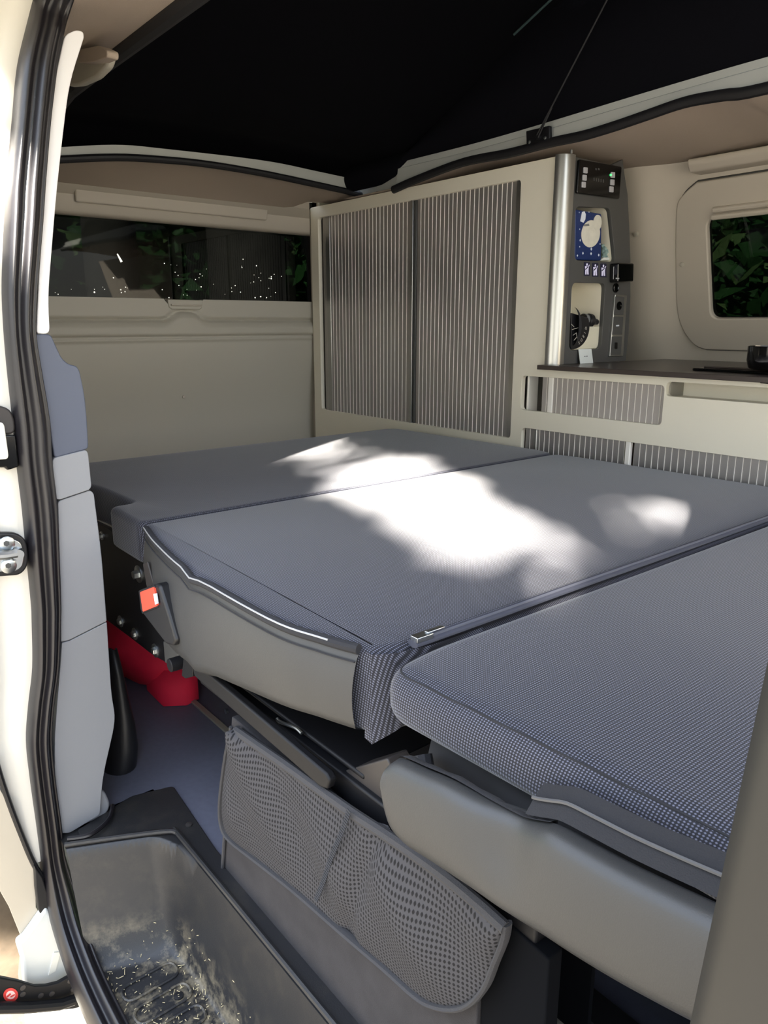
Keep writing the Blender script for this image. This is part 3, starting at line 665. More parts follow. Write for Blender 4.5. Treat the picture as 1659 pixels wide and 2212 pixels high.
front = smooth_path([(-1.205, .462, 0), (-1.10, .44, 0), (-.935, .419, 0), (-.72, .419, 0), (-.60, .446, 0)], 5)
olm = [V((p.x, p.y)) for p in front[2:]] + [V(p) for p in rpoly([(-.578, .452), (-.562, .49), (-.560, 1.60), (-.62, 1.635), (-1.18, 1.62), (-1.236, 1.60), (-1.236, .465)], [.006, .02, .03, .03, .02, .02, .015])]
cushion('cushion_body', dens(olm), .415, ZB, M['fabric'], mc, bev=.012)
# leatherette flank: follows the bowed front edge, hangs lower at the rear
rows = []; N = 26
fr_path = [V((p.x, p.y, 0)) for p in smooth_path([(-1.205, .462, 0), (-1.10, .44, 0), (-.935, .419, 0), (-.72, .419, 0), (-.635, .436, 0), (-.590, .4505, 0)], 6)]
botz = lambda x: .33 + .075 * sm((x + 1.12) / .52) + (.05 * sm((-1.13 - x) / .06))
for p in fr_path:
    zb2 = botz(p.x); r = []
    kink = .010 * math.exp(-((p.x + .925) / .02) ** 2)
    for k in range(13):
        t = k / 12; z = ZB - .004 - kink + (zb2 - ZB + .004) * t
        out = -.012 * math.sin(math.pi * min(1, t * 1.0)) ** .7 - .001
        if t > .85: out += .04 * (t - .85) / .15
        r.append((p.x, p.y + out, z))
    rows.append(r)
lf = MB().grid(rows).build('side_panel', M['leather'], mc, smooth=80); lf['label'] = 'grey leatherette side panel'
pp_ = [V((p.x, p.y - .003 , ZB - .002 - .010 * math.exp(-((p.x + .925) / .02) ** 2))) for p in fr_path]
b = MB(); b.tube(pp_, .0062, 10); b.build('welt', M['fabric_dark'], mc)
b = MB(); b.tube([p + V((0, -.0045, .0035)) for p in pp_[: int(len(pp_) * .85)]], .0012, 6); b.build('piping', M['piping'], mc)
b = MB(); b.tube([p + V((0, -.006, -.0135)) for p in pp_], .0011, 6); b.build('stitching', M['fabric_dark'], mc)
# front face of the middle cushion shows its weave, with a zip at the joint to the front cushion
b = MB(); rows = []
for k in range(9):
    t = k / 8; zz_ = lambda e: .515 - (.106 - e) * t
    rows.append([(-.590 + .002, .4515 + .002, zz_(0)), (-.575, .4535, zz_(-.002)), (-.562 + .004 * math.sin(t * 3), .475, zz_(.012)), (-.553, .52, zz_(.03)), (-.551, .60, zz_(.04))])
b.grid(rows); b.build('end_gusset', M['fabric'], mc, smooth=80)
zp = [V((-.558, .497, ZB + .001)), V((-.556, .60, ZB + .002)), V((-.557, .8, ZB + .002)), V((-.556, 1.1, ZB + .002)), V((-.556, 1.45, ZB + .002)), V((-.558, 1.6, ZB + .001))]
zp = smooth_path(zp, 6)
b = MB(); b.tube(zp, .0085, 10, flat=.5); b.build('zip_tape', mat('blue_grey_zip_tape', (66, 68, 80), .6), mc)
b = MB(); b.tube([p + V((.003, 0, .0045)) for p in zp], .0017, 6); b.build('zip_coil', mat('zip_coil', (92, 94, 104), .4), mc)
b = MB(); s0 = zp[0] + V((.002, .012, .006)); b.box((s0.x - .006, s0.y - .012, s0.z - .003), (s0.x + .006, s0.y + .012, s0.z + .003)); b.box((s0.x - .003, s0.y + .006, s0.z + .003), (s0.x + .003, s0.y + .032, s0.z + .0045)); sl = b.build('zip_slider', M['zinc'], mc, bevel=.001)
# front cushion
fc = empty('bed_cushion', (-.2, 1.05, .43), 'front charcoal bed cushion nearest the camera, with rounded corner', 'cushion')
olf = rpoly([(-.537, .434), (-.19, .452), (.10, .445), (.10, 1.62), (-.50, 1.635), (-.549, 1.60), (-.549, .50)], [.085, .02, .04, .04, .04, .04, .05], 8)
cushion('cushion_body', dens(olf), .458, ZB + .002, M['fabric'], fc, bev=.026, seg=6, puff=.008)
sp = [V((q.x, q.y, 0)) for q in dens(olf)]
sp = [q for q in sp if q.y < .56 and q.x < .08]; sp.sort(key=lambda q: (q.x if q.y < .5 else q.x - 1))
b = MB(); lst = [V((-.522 + .6 * i / 20, .4385 + .018 * (1 - abs(1 - i / 12)) * .5 + (.055 * math.exp(-i / 1.6) if i < 8 else 0), ZB - .0085)) for i in range(21)]
# seam running round the shoulder of the cushion
def off_out(d, z):
    o = []; n = len(olf)
    for i in range(n):
        p = V(olf[i]); a = (p - V(olf[i - 1])); c = (V(olf[(i + 1) % n]) - p)
        if a.length < 1e-7 or c.length < 1e-7: continue
        a.normalize(); c.normalize(); nn = V((-a.y, a.x)) + V((-c.y, c.x)); nn.normalize(); q = p + nn * d; o.append(V((q.x, q.y, z)))
    return o
sm_path = [q for q in off_out(.011, ZB - .0035)]
k0 = min(range(len(sm_path)), key=lambda i: (sm_path[i] - V((-.52, .53, ZB))).length)
sm_path = sm_path[k0:] + sm_path[:k0]; sm_path = [q for q in sm_path if q.y < .56 and q.x < .09]
b = MB(); b.tube(sm_path, .0014, 6); b.build('seam', M['fabric_dark'], fc)

# ------------------------------------------------------------------ seat base cover: leatherette skirt under the front cushion
sv = empty('seat_cover', (-.3, .42, .36), 'grey leatherette seat base cover hanging under the front cushion, partly unzipped', 'seat cover')
YS = .40
top = [P(u, v, 1, YS) for u, v in [(838, 1655), (850, 1652), (900, 1675), (960, 1702), (1040, 1750), (1100, 1783), (1125, 1792), (1150, 1797), (1185, 1805), (1240, 1835), (1330, 1885), (1430, 1935), (1545, 1990), (1640, 2035)]]
bot = [P(u, v, 1, YS) for u, v in [(838, 1720), (848, 1790), (872, 1832), (930, 1872), (1010, 1925), (1070, 1968), (1100, 1988), (1130, 2008), (1180, 2040), (1240, 2080), (1330, 2135), (1430, 2190), (1545, 2250), (1640, 2300)]]
tops, bots = smooth_path(top, 4), smooth_path(bot, 4)
rows = []
for a, c in zip(tops, bots):
    r = [(a.x, a.y + .022, a.z - .004), (a.x, a.y + .012, a.z + .002)]
    for k in range(13):
        t = k / 12; p = a.lerp(c, t); r.append((p.x, p.y - .010 * math.sin(math.pi * t) ** .6 + (.0 if t < .9 else .02 * (t - .9) / .1), p.z))
    rows.append(r)
# dent where the unzipped edge sags
o = MB().grid(rows).build('skirt', M['leather'], sv, smooth=80)
for vtx in o.data.vertices:
    d = math.exp(-((vtx.co.x + .335) / .03) ** 2) * sm((vtx.co.z - .40) / .05); vtx.co.y += .010 * d
tp_ = [q + V((0, .024, .006)) for q in tops if q.x > -.33]
b = MB(); b.grid([[(p.x, p.y - .010, p.z) for p in tp_], [(p.x, p.y, p.z + .010) for p in tp_], [(p.x, p.y + .012, p.z + .019) for p in tp_]]); b.build('zip_tape', M['fabric_dark'], sv, smooth=80)
b = MB(); b.tube([p + V((0, -.002, .0115)) for p in tp_], .0016, 6); b.build('zip_coil', mat('dark_zip_coil', (84, 84, 86), .4), sv)
tq = [q + V((0, .012, .004)) for q in tops if q.x < -.30]
b = MB(); b.grid([[(p.x, p.y, p.z) for p in tq], [(p.x, p.y + .010, p.z - .003 + .0007 * math.sin(i * 1.7)) for i, p in enumerate(tq)], [(p.x, p.y + .014, p.z - .04) for p in tq]]); b.build('raw_edge', M['binding'], sv, smooth=80)
wq = [P(u, v, 1, .425) for u, v in [(925, 1688), (950, 1700), (968, 1712), (972, 1724)]]
b = MB(); b.tube(smooth_path(wq, 5), .0022, 8); b.build('edge_wire', M['zinc'], sv)
# dark cushion underside / foam liner seen through the gap
ul = empty('seat_foam', (-.2, .5, .38), 'black fabric seat padding showing in the gap behind the loose cover', 'padding')
b = MB(); rows = []
for i in range(19):
    x = -.50 + .6 * i / 18; rows.append([(x, .56, .456), (x, .475 + .02 * math.sin(i * 1.3) * math.exp(-i / 4), .45), (x, .462 + .012 * math.sin(i * 1.1), .40), (x, .47, .35), (x, .50, .33), (x, .8, .33)])
b.grid(rows); b.build('padding', mat('black_padding', (17, 17, 22), .7), ul, smooth=80)
b = MB(); b.box((-.26, .66, 0), (.1, 1.5, .325)); b.build('seat_base_blocker', M['matte_black'], ul, bevel=.01)  # unseen black box added below the seat to keep light off the floor
b = MB(); b.tube(smooth_path([(-.492, .452, .435), (-.478, .447, .415), (-.47, .455, .40), (-.455, .45, .42)], 5), .011, 10); b.build('loose_fold', M['fabric_dark'], ul)

# ------------------------------------------------------------------ bench frame, bracket, belt buckle
bf_ = empty('bed_support', (-.8, .45, .29), 'black steel bench frame bars below the cushions', 'bench frame')
YF = .445
b = MB(); pl2 = [P(u, v, 1, .43) for u, v in [(412, 1432), (432, 1440), (704, 1672), (712, 1688), (706, 1706), (690, 1700), (420, 1462)]]
b.prism(pl2, (0, .012, 0)); b.build('flat_bar', M['black_metal'], bf_, bevel=.003)
b = MB(); q0, q1 = P(520, 1513, 1, .46), P(860, 1800, 1, .46)
b.box((-1.02, .455, .303), (-.34, .485, .338)); b.build('square_tube', M['black_metal'], bf_, bevel=.003)
b = MB(); b.box((-1.1, .70, .30), (.1, .74, .34)); b.box((-1.02, .46, .345), (-.6, 1.5, .352)); b.box((-.63, .5, .30), (-.60, 1.6, .335)); b.build('cross_bar', M['black_metal'], bf_, bevel=.003)
b = MB(); hgl = P(655, 1588, 1, .462); b.tube(smooth_path([P(u, v, 1, .455) for u, v in [(598, 1552), (606, 1560), (638, 1572), (652, 1584)]], 4), .0024, 8); b.build('spring_wire', M['zinc'], bf_)
b = MB(); b.prism([(-.60, .462, .349), (-.50, .462, .349), (-.455, .50, .349), (-.455, .62, .349), (-.60, .62, .349)], (0, 0, .004)); 
b.prism([P(u, v, 1, .462) for u, v in [(735, 1668), (835, 1638), (842, 1652), (850, 1745), (800, 1720)]], (0, .03, 0)); kk = b.build('seat_bracket', M['bracket_grey'], bf_, bevel=.002); kk['label'] = 'brownish grey bracket plate'
sb = empty('bench_bracket', (-1.2, .47, .3), 'black steel side plate of the bench with zinc bolts', 'bracket')
YP = .468
b = MB(); plp = [P(u, v, 1, YP) for u, v in [(150, 1100), (232, 1140), (300, 1195), (330, 1210), (345, 1270), (380, 1385), (398, 1440), (360, 1432), (330, 1415), (285, 1380), (238, 1345), (120, 1260)]]
b.prism(rpoly(plp, .006, 3), (0, .008, 0)); b.build('plate', M['black_metal'], sb, bevel=.002)
def bolt(u, v, r, hexr, h, y=YP, parent=sb, name='bolt'):
    c = P(u, v, 1, y); s = MB()
    s.cyl(c, (0, -1, 0), [(0, r), (.002, r), (.0025, r * .95)], 20); s.cyl(c + V((0, -.0025, 0)), (0, -1, 0), [(0, hexr), (h, hexr), (h + .001, hexr * .85)], 6)
    return s.build(name, M['zinc'], parent)
bolt(300, 1240, .0165, .0085, .008); bolt(261, 1342, .0120, .007, .003); bolt(292, 1369, .0120, .007, .003); bolt(336, 1405, .0130, .0075, .003); bolt(221, 1157, .009, .006, .007)
b = MB(); c = P(372, 1436, 1, .43); b.cyl(c + V((0, .03, 0)), (0, -1, 0), [(0, .0155), (.006, .0155), (.006, .0115), (.034, .0112), (.035, .010)], 20); b.build('pivot_stub', M['black_metal'], sb, smooth=40)
b = MB(); b.cyl(c + V((0, .020, 0)), (0, -1, 0), [(0, .0148), (.003, .0148)], 20); b.build('washer', M['zinc'], sb)
b = MB(); b.prism(rpoly([P(u, v, 1, .435) for u, v in [(396, 1422), (408, 1420), (416, 1428), (416, 1462), (400, 1466), (392, 1460)]], .003), (0, .03, 0)); b.build('stop_block', M['black_metal'], sb, bevel=.002)
b = MB(); b.prism([P(u, v, 1, .458) for u, v in [(352, 1385), (378, 1385), (386, 1420), (380, 1440), (356, 1432)]], (0, .008, 0)); b.build('link_plate', M['panel_dark'], sb, bevel=.002)
bk = empty('seat_belt_buckle', P(330, 1290, 1, .41), 'black seat belt buckle with orange red button beside the leatherette side', 'buckle')
bd = (P(312, 1268, 1, .43) - P(372, 1408, 1, .43)).normalized()       # axis of the buckle
fb = P(319, 1297, 1, .428)
b = MB(); b.prism(rpoly([P(u, v, 1, .404) for u, v in [(298, 1275), (336, 1261), (344, 1266), (364, 1330), (380, 1385), (374, 1396), (358, 1392), (318, 1340), (302, 1318)]], .004, 3), (0, .024, 0)); b.build('housing', M['plastic_black'], bk, bevel=.005, seg=3)
b = MB(); b.prism(rpoly([P(u, v, 1, .4025) for u, v in [(299, 1276), (333, 1264), (342, 1312), (306, 1326)]], .003, 3), (0, .004, 0)); b.build('rim', M['plastic_black'], bk, bevel=.0015)
b = MB(); b.prism(rpoly([P(u, v, 1, .4005) for u, v in [(302, 1279), (331, 1268), (339, 1309), (308, 1322)]], .003, 3), (0, .005, 0)); b.build('release_button', M['red'], bk, bevel=.0015)
b = MB(); b.prism([P(u, v, 1, .400) for u, v in [(331, 1283), (337, 1282), (340, 1304), (335, 1306)]], (0, .002, 0)); b.build('button_mark', M['star'], bk)
b = MB(); b.prism([P(u, v, 1, .432) for u, v in [(308, 1218), (318, 1214), (330, 1258), (326, 1270), (318, 1270)]], (0, .003, 0)); b.build('strap_tongue', M['bracket_grey'], bk, bevel=.001)

# ------------------------------------------------------------------ seat box side with net pocket
nb = empty('seat_box', (-.6, .44, 0), 'dark felt seat box side panel standing on the floor by the step', 'seat box')
b = MB(); b.prism([(-.957, .447, .0), (-.40, .447, .0), (-.40, .447, .30), (-.90, .447, .30)], (0, .012, 0)); b.build('felt_panel', M['felt'], nb, bevel=.002)
b = MB(); b.prism([(-.40, .452, 0), (-.322, .452, 0), (-.322, .452, .315), (-.40, .452, .32)], (0, .02, 0)); b.build('front_leg', M['matte_black'], nb, bevel=.002)
b = MB(); b.box((-.95, .648, .0), (-.4, .655, .3)); b.build('inner_panel', M['matte_black'], nb)
b = MB(); b.tube([(-.957, .444, .0), (-.940, .444, .08), (-.898, .444, .285)], .003, 8); b.build('edge_binding', M['binding'], nb)
pk = empty('net_pocket', (-.6, .435, .15), 'grey mesh net pocket with bound edge on the seat box side', 'net pocket')
edge_px = [(512, 1572), (497, 1600), (485, 1670), (478, 1740), (482, 1785), (500, 1815), (560, 1862), (640, 1925), (740, 2012), (830, 2088), (900, 2150), (940, 2172), (985, 2178), (1020, 2165), (1050, 2130), (1070, 2080), (1090, 2030), (1096, 1995)]
top_px = [(512, 1572), (560, 1605), (640, 1660), (760, 1745), (860, 1810), (960, 1880), (1040, 1945), (1096, 1995)]
ep_ = smooth_path([P(u, v, 1, .437) for u, v in edge_px], 4)
tpp = smooth_path([P(u, v, 1, .437) for u, v in top_px], 8)
# net surface: lofted from the top hem to the bound edge, slightly bellied
n = 60
def resample(path, n):
    d = [0]
    for a, c in zip(path, path[1:]): d.append(d[-1] + (c - a).length)
    out = []
    for i in range(n + 1):
        s = d[-1] * i / n; j = 0
        while j < len(d) - 2 and d[j + 1] < s: j += 1
        out.append(path[j].lerp(path[j + 1], (s - d[j]) / max(d[j + 1] - d[j], 1e-9)))
    return out
E1, T1 = resample(ep_, n), resample(tpp, n)
rows = []
for a, c in zip(E1, T1):
    r = []
    for k in range(13):
        t = k / 12; p = a.lerp(c, t); fx = (p.x + .9) / .55
        bel = -.016 * math.sin(math.pi * t) * (.6 + .4 * math.cos(fx * 9)) - .004 * math.sin(p.x * 38 + p.z * 30) * math.sin(math.pi * t)
        bel += .007 * math.exp(-((p.x + .60 - (p.z - .15) * .35) / .012) ** 2)
        r.append((p.x, p.y + bel, p.z))
    rows.append(r)
nt_ = MB().grid(rows).build('net', M['net'], pk, smooth=80)
b = MB(); b.tube(ep_, .0062, 8, flat=.5); b.build('bound_edge', M['binding'], pk)
b = MB(); b.tube([p + V((0, -.002, -.004)) for p in tpp], .0065, 8, flat=1.0); b.build('elastic_hem', M['binding'], pk)
b = MB(); sq = [P(u, v, 1, .428) for u, v in [(758, 1750), (745, 1790), (720, 1850), (700, 1910), (685, 1945)]]; sq = resample(smooth_path(sq, 6), 44)
for i in range(44):
    b.tube([sq[i] + V((-.0035, -.003, .001)), sq[i] + V((.0035, -.003, -.001))], .0011, 5)
b.build('stitch_row', M['binding'], pk)

# floor edge and things below the bed
b = MB(); b.box((-1.75, .642, .0), (-1.30, .654, .006)); b.box((-1.53, .642, 0.006), (-1.50, .654, .035)); o = b.build('floor_edge_strip', M['strip'], bevel=.001); tag(o, 'thin pale metal edge strip on the floor beside the seat rail', 'edge strip')
b = MB(); b.box((-1.30, .655, -.004), (-.30, .70, .03)); o = b.build('seat_rail', M['black_metal'], bevel=.002); tag(o, 'black seat rail on the floor behind the net pocket', 'rail')
b = MB(); b.cyl(P(492, 1535, 1, .65), (0, -1, 0), [(0, .006), (.006, .006)], 6); o2 = b.build('bolt', M['zinc'], o)
# strip and sand seen low at the right, behind the seat box
b = MB(); b.prism([P(u, v, 2, .001) for u, v in [(1186, 2152), (1248, 2212), (1300, 2270), (1170, 2270)]], (0, 0, .002)); o = b.build('floor_edge_strip', M['strip']); tag(o, 'pale metal edge strip on the floor below the seat cover', 'edge strip')
# red cloth bag
rb = MB(); rows = []
for i in range(15):
    t = i / 14; r = []
    for j in range(28):
        a = 2 * math.pi * j / 28; f = 1 + .07 * math.sin(3 * a + 2 * t * 5) + .05 * math.sin(7 * a - t * 9)
        rad = math.sin(math.pi * min(1, .12 + .88 * t) ** .75) ** .6 if t < 1 else 0
        r.append((-1.80 + .245 * rad * f * math.cos(a), .66 + .16 * rad * f * math.sin(a), max(.002, .002 + .27 * t + .012 * math.sin(4 * a + 6 * t) * (1 - t))))
    rows.append(r)
rb.grid(rows, 0, True); rb.poly(rows[0][::-1])
# loose flap lying towards the seat rail
fl = [(-1.62, .60), (-1.52, .61), (-1.49, .64), (-1.50, .68), (-1.64, .72)]
rows = [[(x, y - .02 + .01 * math.sin(x * 50), z) for x, y in fl] for z in (.002, .05)] + [[(x - .05, y + .01, .085 + .012 * math.sin(i * 2)) for i, (x, y) in enumerate(fl)], [(x - .14, y + .04, .13) for x, y in fl]]
rb.grid(rows)
o = rb.build('cloth_bag', M['red_cloth'], smooth=70); tag(o, 'crumpled crimson cloth bag under the bed behind the bench bracket', 'bag')

# belt reel cover between pillar and bed
bc_ = MB(); rows = []
for v, ul_, ur, dd in ((1400, 236, 250, .01), (1450, 238, 262, .02), (1500, 238, 272, .03), (1550, 236, 284, .04), (1600, 232, 291, .045), (1640, 226, 288, .045), (1668, 222, 276, .04), (1688, 220, 246, .025), (1696, 219, 226, .005)):
    r = []
    for k in range(13):
        a = math.pi * k / 12; u = (ul_ + ur) / 2 - (ur - ul_) / 2 * math.cos(a); p = P(u, v, 0, -1.36); r.append((p.x + dd * math.sin(a), p.y, p.z))
    rows.append(r)
bc_.grid(rows); o = bc_.build('belt_reel_cover', M['plastic_black'], smooth=80, solid=.004); tag(o, 'black rounded plastic cover low behind the grey door pillar trim', 'cover')

# ------------------------------------------------------------------ step tray
ZT = -.195
st = empty('step_tray', (-.6, .35, ZT), 'black moulded step tray with dusty ribs inside the door sill', 'step tray')
# cross profile across y from the seal to the rim, swept along x with a curved rear end
def tray_pt(x, y):
    """height of the tray: well with rounded walls at the inner side and the rear end"""
    a_, b_ = (.418 - y) / .030, (x + 1.165 - .075 * min(1, (y - .262) / .155)) / .08
    r_ = 1.3
    d = r_ - math.hypot(max(0, r_ - a_), max(0, r_ - b_)) if min(a_, b_) < r_ and a_ < r_ and b_ < r_ else min(a_, b_)
    d = max(0, min(1, d)); w1 = w2 = (1 - d) ** 2
    h = max(w1, w2); return ZT + (0 - ZT) * min(1, h)
rows = []
xsr = [-1.235 + .004 * i for i in range(46)] + [-1.05 + .02 * i for i in range(1, 56)]
ysr = [.262 + .004 * j for j in range(46)]
for x in xsr:
    r = []
    for y in ysr:
        z = tray_pt(x, y)
        r.append((x, y, z))
    rows.append(r)
MB().grid(rows).build('well', M['tray'], st, smooth=80)
b = MB()                                                            # rim ridge
rid = [V((-1.172, .262, .006)), V((-1.128, .35, .006)), V((-1.098, .405, .006)), V((-1.082, .421, .006)), V((-1.05, .422, .006)), V((-.6, .422, .006)), V((.05, .422, .006))]
b.tube(smooth_path(rid, 6), .0045, 8); b.build('rim', M['tray'], st)
b = MB(); rimo = rpoly([(-1.215, .474, 0), (-1.19, .472, 0), (-1.0, .456, 0), (.05, .454, 0), (.05, .425, 0), (-1.09, .425, 0), (-1.16, .29, 0), (-1.20, .29, 0), (-1.235, .40, 0)], .008, 3)
b.prism([(p.x, p.y, .0005) for p in rimo], (0, 0, .004)); b.build('flange', M['tray'], st, bevel=.002)
b = MB()
for i in range(17):
    xr = -1.03 + i * .052
    lp = rpoly([(xr, .285, ZT + .001), (xr + .034, .285, ZT + .001), (xr + .034, .375, ZT + .001), (xr, .375, ZT + .001)], .016, 4)
    b.tube(lp, .0028, 6, closed=True)
b.build('grip_ribs', M['tray'], st)
b = MB(); b.cyl(P(408, 1782, 2, .005), (0, 0, 1), [(0, .006), (.002, .006), (.003, .003)], 12); b.build('screw', M['bracket_grey'], st)
b = MB(); b.cyl(P(386, 2152, 2, ZT), (0, 0, 1), [(0, .008), (.002, .008), (.003, .004)], 12); b.build('screw', M['plastic_black'], st)
b = MB(); rnd = random.Random(3)
for i in range(260):
    x, y = rnd.uniform(-1.08, -.78), rnd.uniform(.275, .425); z = tray_pt(x, y) + .002
    if z > -.12: continue
    a = rnd.uniform(0, 6.3); L_ = rnd.uniform(.0008, .0028) if rnd.random() < .93 else rnd.uniform(.003, .006); w = .0006
    dx, dy = math.cos(a) * L_, math.sin(a) * L_
    b.box((x - w, y - w, z), (x + w, y + w, z + .0012)) if L_ < .0018 else b.tube([(x - dx, y - dy, z), (x + dx, y + dy, z + .001)], w, 5)
o = b.build('grass_litter', M['crumb']); tag(o, 'dry grass bits and dust scattered over the step tray', 'litter', kind='stuff')

# ------------------------------------------------------------------ door pillar trims
XP = -1.205
def pil(name, px, mt, label, depth=.07, bev=.008, x=XP, r=.006):
    b = MB(); b.prism(rpoly([P(u, v, 0, x) for u, v in px], r, 4), (-depth, 0, 0)); o = b.build(name, mt, bevel=bev, seg=4); return struct(o, label)
pil('trim_13', [(140, 75), (165, 64), (180, 68), (182, 80), (150, 180), (135, 300), (122, 420), (112, 540), (104, 640), (108, 722), (79, 720), (84, 600), (92, 450), (100, 320), (112, 200)], M['trim_white'], 'pale upper door pillar trim', r=[.008, .012, .012, .012] + [.03] * 6 + [.004, .004] + [.03] * 3)
pil('trim_14', [(72, 722), (110, 722), (120, 745), (134, 775), (150, 788), (165, 790), (172, 800), (183, 850), (188, 900), (191, 955), (191, 970), (118, 990), (108, 930), (98, 860), (86, 790)], M['trim_blue'], 'blue grey shoulder trim of the door pillar', r=[.004, .006, .02, .02, .02, .008, .01, .02, .02, .006, .008, .006, .03, .03, .03], depth=.11)
pil('trim_15', [(114, 990), (186, 972), (191, 980), (198, 1050), (194, 1058), (126, 1081), (110, 1070)], M['trim_grey'], 'pale square cap of the door pillar trim', depth=.10, x=XP + .003)
pil('trim_16', [(125, 1083), (195, 1059), (203, 1066), (220, 1200), (231, 1342), (150, 1383), (132, 1387)], M['trim_grey'], 'grey middle trim of the door pillar', depth=.11, r=[.006, .006, .012, .03, .002, .002, .002])
pil('trim_17', [(134, 1389), (150, 1385), (231, 1344), (241, 1500), (249, 1545), (246, 1575), (222, 1680), (216, 1760), (150, 1800), (120, 1800), (118, 1600)], M['trim_grey'], 'grey lower trim of the door pillar', depth=.10, r=[.002, .002, .002, .03, .02, .02, .03, .006, .006, .006, .03])
b = MB(); b.prism(rpoly([P(u, v, 0, -1.215) for u, v in [(205, 1700), (228, 1712), (238, 1735), (236, 1750), (205, 1790), (150, 1812), (150, 1770)]], .006), (-.05, 0, 0)); struct(b.build('trim_18', M['trim_grey'], bevel=.006), 'flared foot of the door pillar trim')
b = MB(); b.tube(smooth_path([P(u, v, 2, .012) for u, v in [(146, 1812), (190, 1805), (222, 1784), (238, 1764), (243, 1740)]], 5), .004, 8); struct(b.build('trim_19', M['rubber']), 'black lip under the pillar foot')

# ------------------------------------------------------------------ door seal
stations = [(-140, 112, 200), (0, 80, 160), (65, 63, 142), (127, 48, 130), (181, 40, 123), (271, 32, 113), (400, 19, 103), (464, 16, 99), (550, 12, 92), (633, 10, 85), (717, 14, 82), (800, 21, 94), (913, 33, 113), (1000, 41, 118), (1100, 53, 129), (1200, 62, 133), (1300, 72, 136), (1343, 74, 136), (1443, 75, 132), (1524, 66, 122), (1600, 61, 117), (1681, 69, 123), (1790, 84, 137), (1862, 93, 146)]
ctr = []
for x, y, z, nn in [(-.15, .425, 1.375, (0, 0, -1)), (-.6, .425, 1.375, (0, 0, -1)), (-1.0, .425, 1.372, (.2, 0, -1)), (-1.13, .42, 1.368, (.5, 0, -.8))]: ctr.append((V((x, y, z)), .05, V(nn).normalized()))
for v, ul_, ur in stations[1:]:
    a, c = P(ul_, v, 0, -1.2), P(ur, v, 0, -1.2); ctr.append((V((-1.2, (a.y + c.y) / 2, (a.z + c.z) / 2)), abs(c.y - a.y), V((1, 0, 0))))
for (x, z), nn in zip([(-1.182, -.10), (-1.155, -.138), (-1.11, -.165), (-1.05, -.182), (-.94, -.188), (-.6, -.19), (-.2, -.19)], [(.95, 0, .3), (.75, 0, .65), (.5, 0, .86), (.25, 0, .97), (0, 0, 1), (0, 0, 1), (0, 0, 1)]):
    ctr.append((V((x, .252, z)), .048, V(nn).normalized()))
def profile(t):                                                     # two lips and a groove
    return .010 * math.exp(-((t - .22) / .12) ** 2) + .014 * math.exp(-((t - .62) / .16) ** 2) + .004 * math.exp(-((t - .92) / .06) ** 2) - .012 * (1 - min(1, min(t, 1 - t) / .08))
pos = smooth_path([c[0] for c in ctr], 5); wid = smooth_path([V((c[1], 0, 0)) for c in ctr], 5); nrm = smooth_path([c[2] for c in ctr], 5)
rows = []
for p, w, nn in zip(pos, wid, nrm):
    nn = nn.normalized(); r = []
    for k in range(29):
        t = k / 28; r.append(p + V((0, (t - .5) * w.x, 0)) + nn * profile(t))
    r = [r[0] - nn * .02] + r + [r[-1] - nn * .02]
    rows.append(r)
o = MB().grid(rows).build('door_seal', M['rubber'], smooth=80); tag(o, 'black rubber door seal running up the sliding door opening', 'seal')

# ------------------------------------------------------------------ outer body beside the seal
XJ = -1.214
def J(u, v): return P(u, v, 0, XJ)
yo = lambda z: .10 + .09 * sm((z - .7) / .7)
rows = []
pz = [(c[0].z, c[0].y - c[1] * .3) for c in ctr[4:27]]
for z, yi in pz:
    y0 = yo(z); r = []
    for k in range(12):
        t = k / 11; y = yi + (y0 - yi) * t
        r.append((XJ - .004 + .012 * math.exp(-((t - .45) / .15) ** 2) - .05 * max(0, t - .75) ** 1.5 * 4 - .015 * sm((t - .15) / .1) , y, z))
    rows.append(r)
struct(MB().grid(rows).build('wall_left', M['body'], smooth=80), 'cream white bodywork of the door jamb left of the seal')
b = MB(); b.prism([(-2.46, .18, 1.33), (-2.46, .40, 1.385), (-2.46, .40, 1.43), (-2.46, .20, 1.40)], (3.4, 0, 0)); struct(b.build('trim_24', M['body'], bevel=.008), 'cream white roof edge above the sliding door')
# dark gap and sill below
b = MB(); b.tube(smooth_path([P(u, v, 0, XJ + .004) for u, v in [(-10, 1640), (5, 1690), (22, 1740), (45, 1800), (70, 1860), (96, 1905), (102, 1925)]], 5), .0045, 8); struct(b.build('trim_20', M['plastic_black']), 'black gap line along the rear wheel arch edge')
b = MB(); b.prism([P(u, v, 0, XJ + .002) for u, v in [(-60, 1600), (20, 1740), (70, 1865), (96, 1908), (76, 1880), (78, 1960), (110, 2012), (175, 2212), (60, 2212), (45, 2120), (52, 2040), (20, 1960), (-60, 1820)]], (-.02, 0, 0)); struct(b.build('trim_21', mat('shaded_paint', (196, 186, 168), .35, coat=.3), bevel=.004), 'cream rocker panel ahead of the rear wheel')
b = MB(); b.prism([P(u, v, 0, XJ + .016) for u, v in [(75, 1872), (92, 1895), (112, 1960), (113, 2000), (101, 2002), (83, 1966), (77, 1920)]], (-.012, 0, 0)); o = b.build('mud_flap', M['plastic_black'], bevel=.002); tag(o, 'small black plastic flap beside the lower end of the seal', 'flap')
b = MB(); b.prism([P(u, v, 0, XJ + .02) for u, v in [(100, 1960), (130, 2000), (165, 2090), (215, 2240), (60, 2240), (48, 2080), (36, 2040), (52, 2028)]], (-.02, 0, 0)); struct(b.build('trim_22', mat('silver_sill', (212, 214, 210), .3, coat=.4), bevel=.006), 'silver white sill panel under the seal')
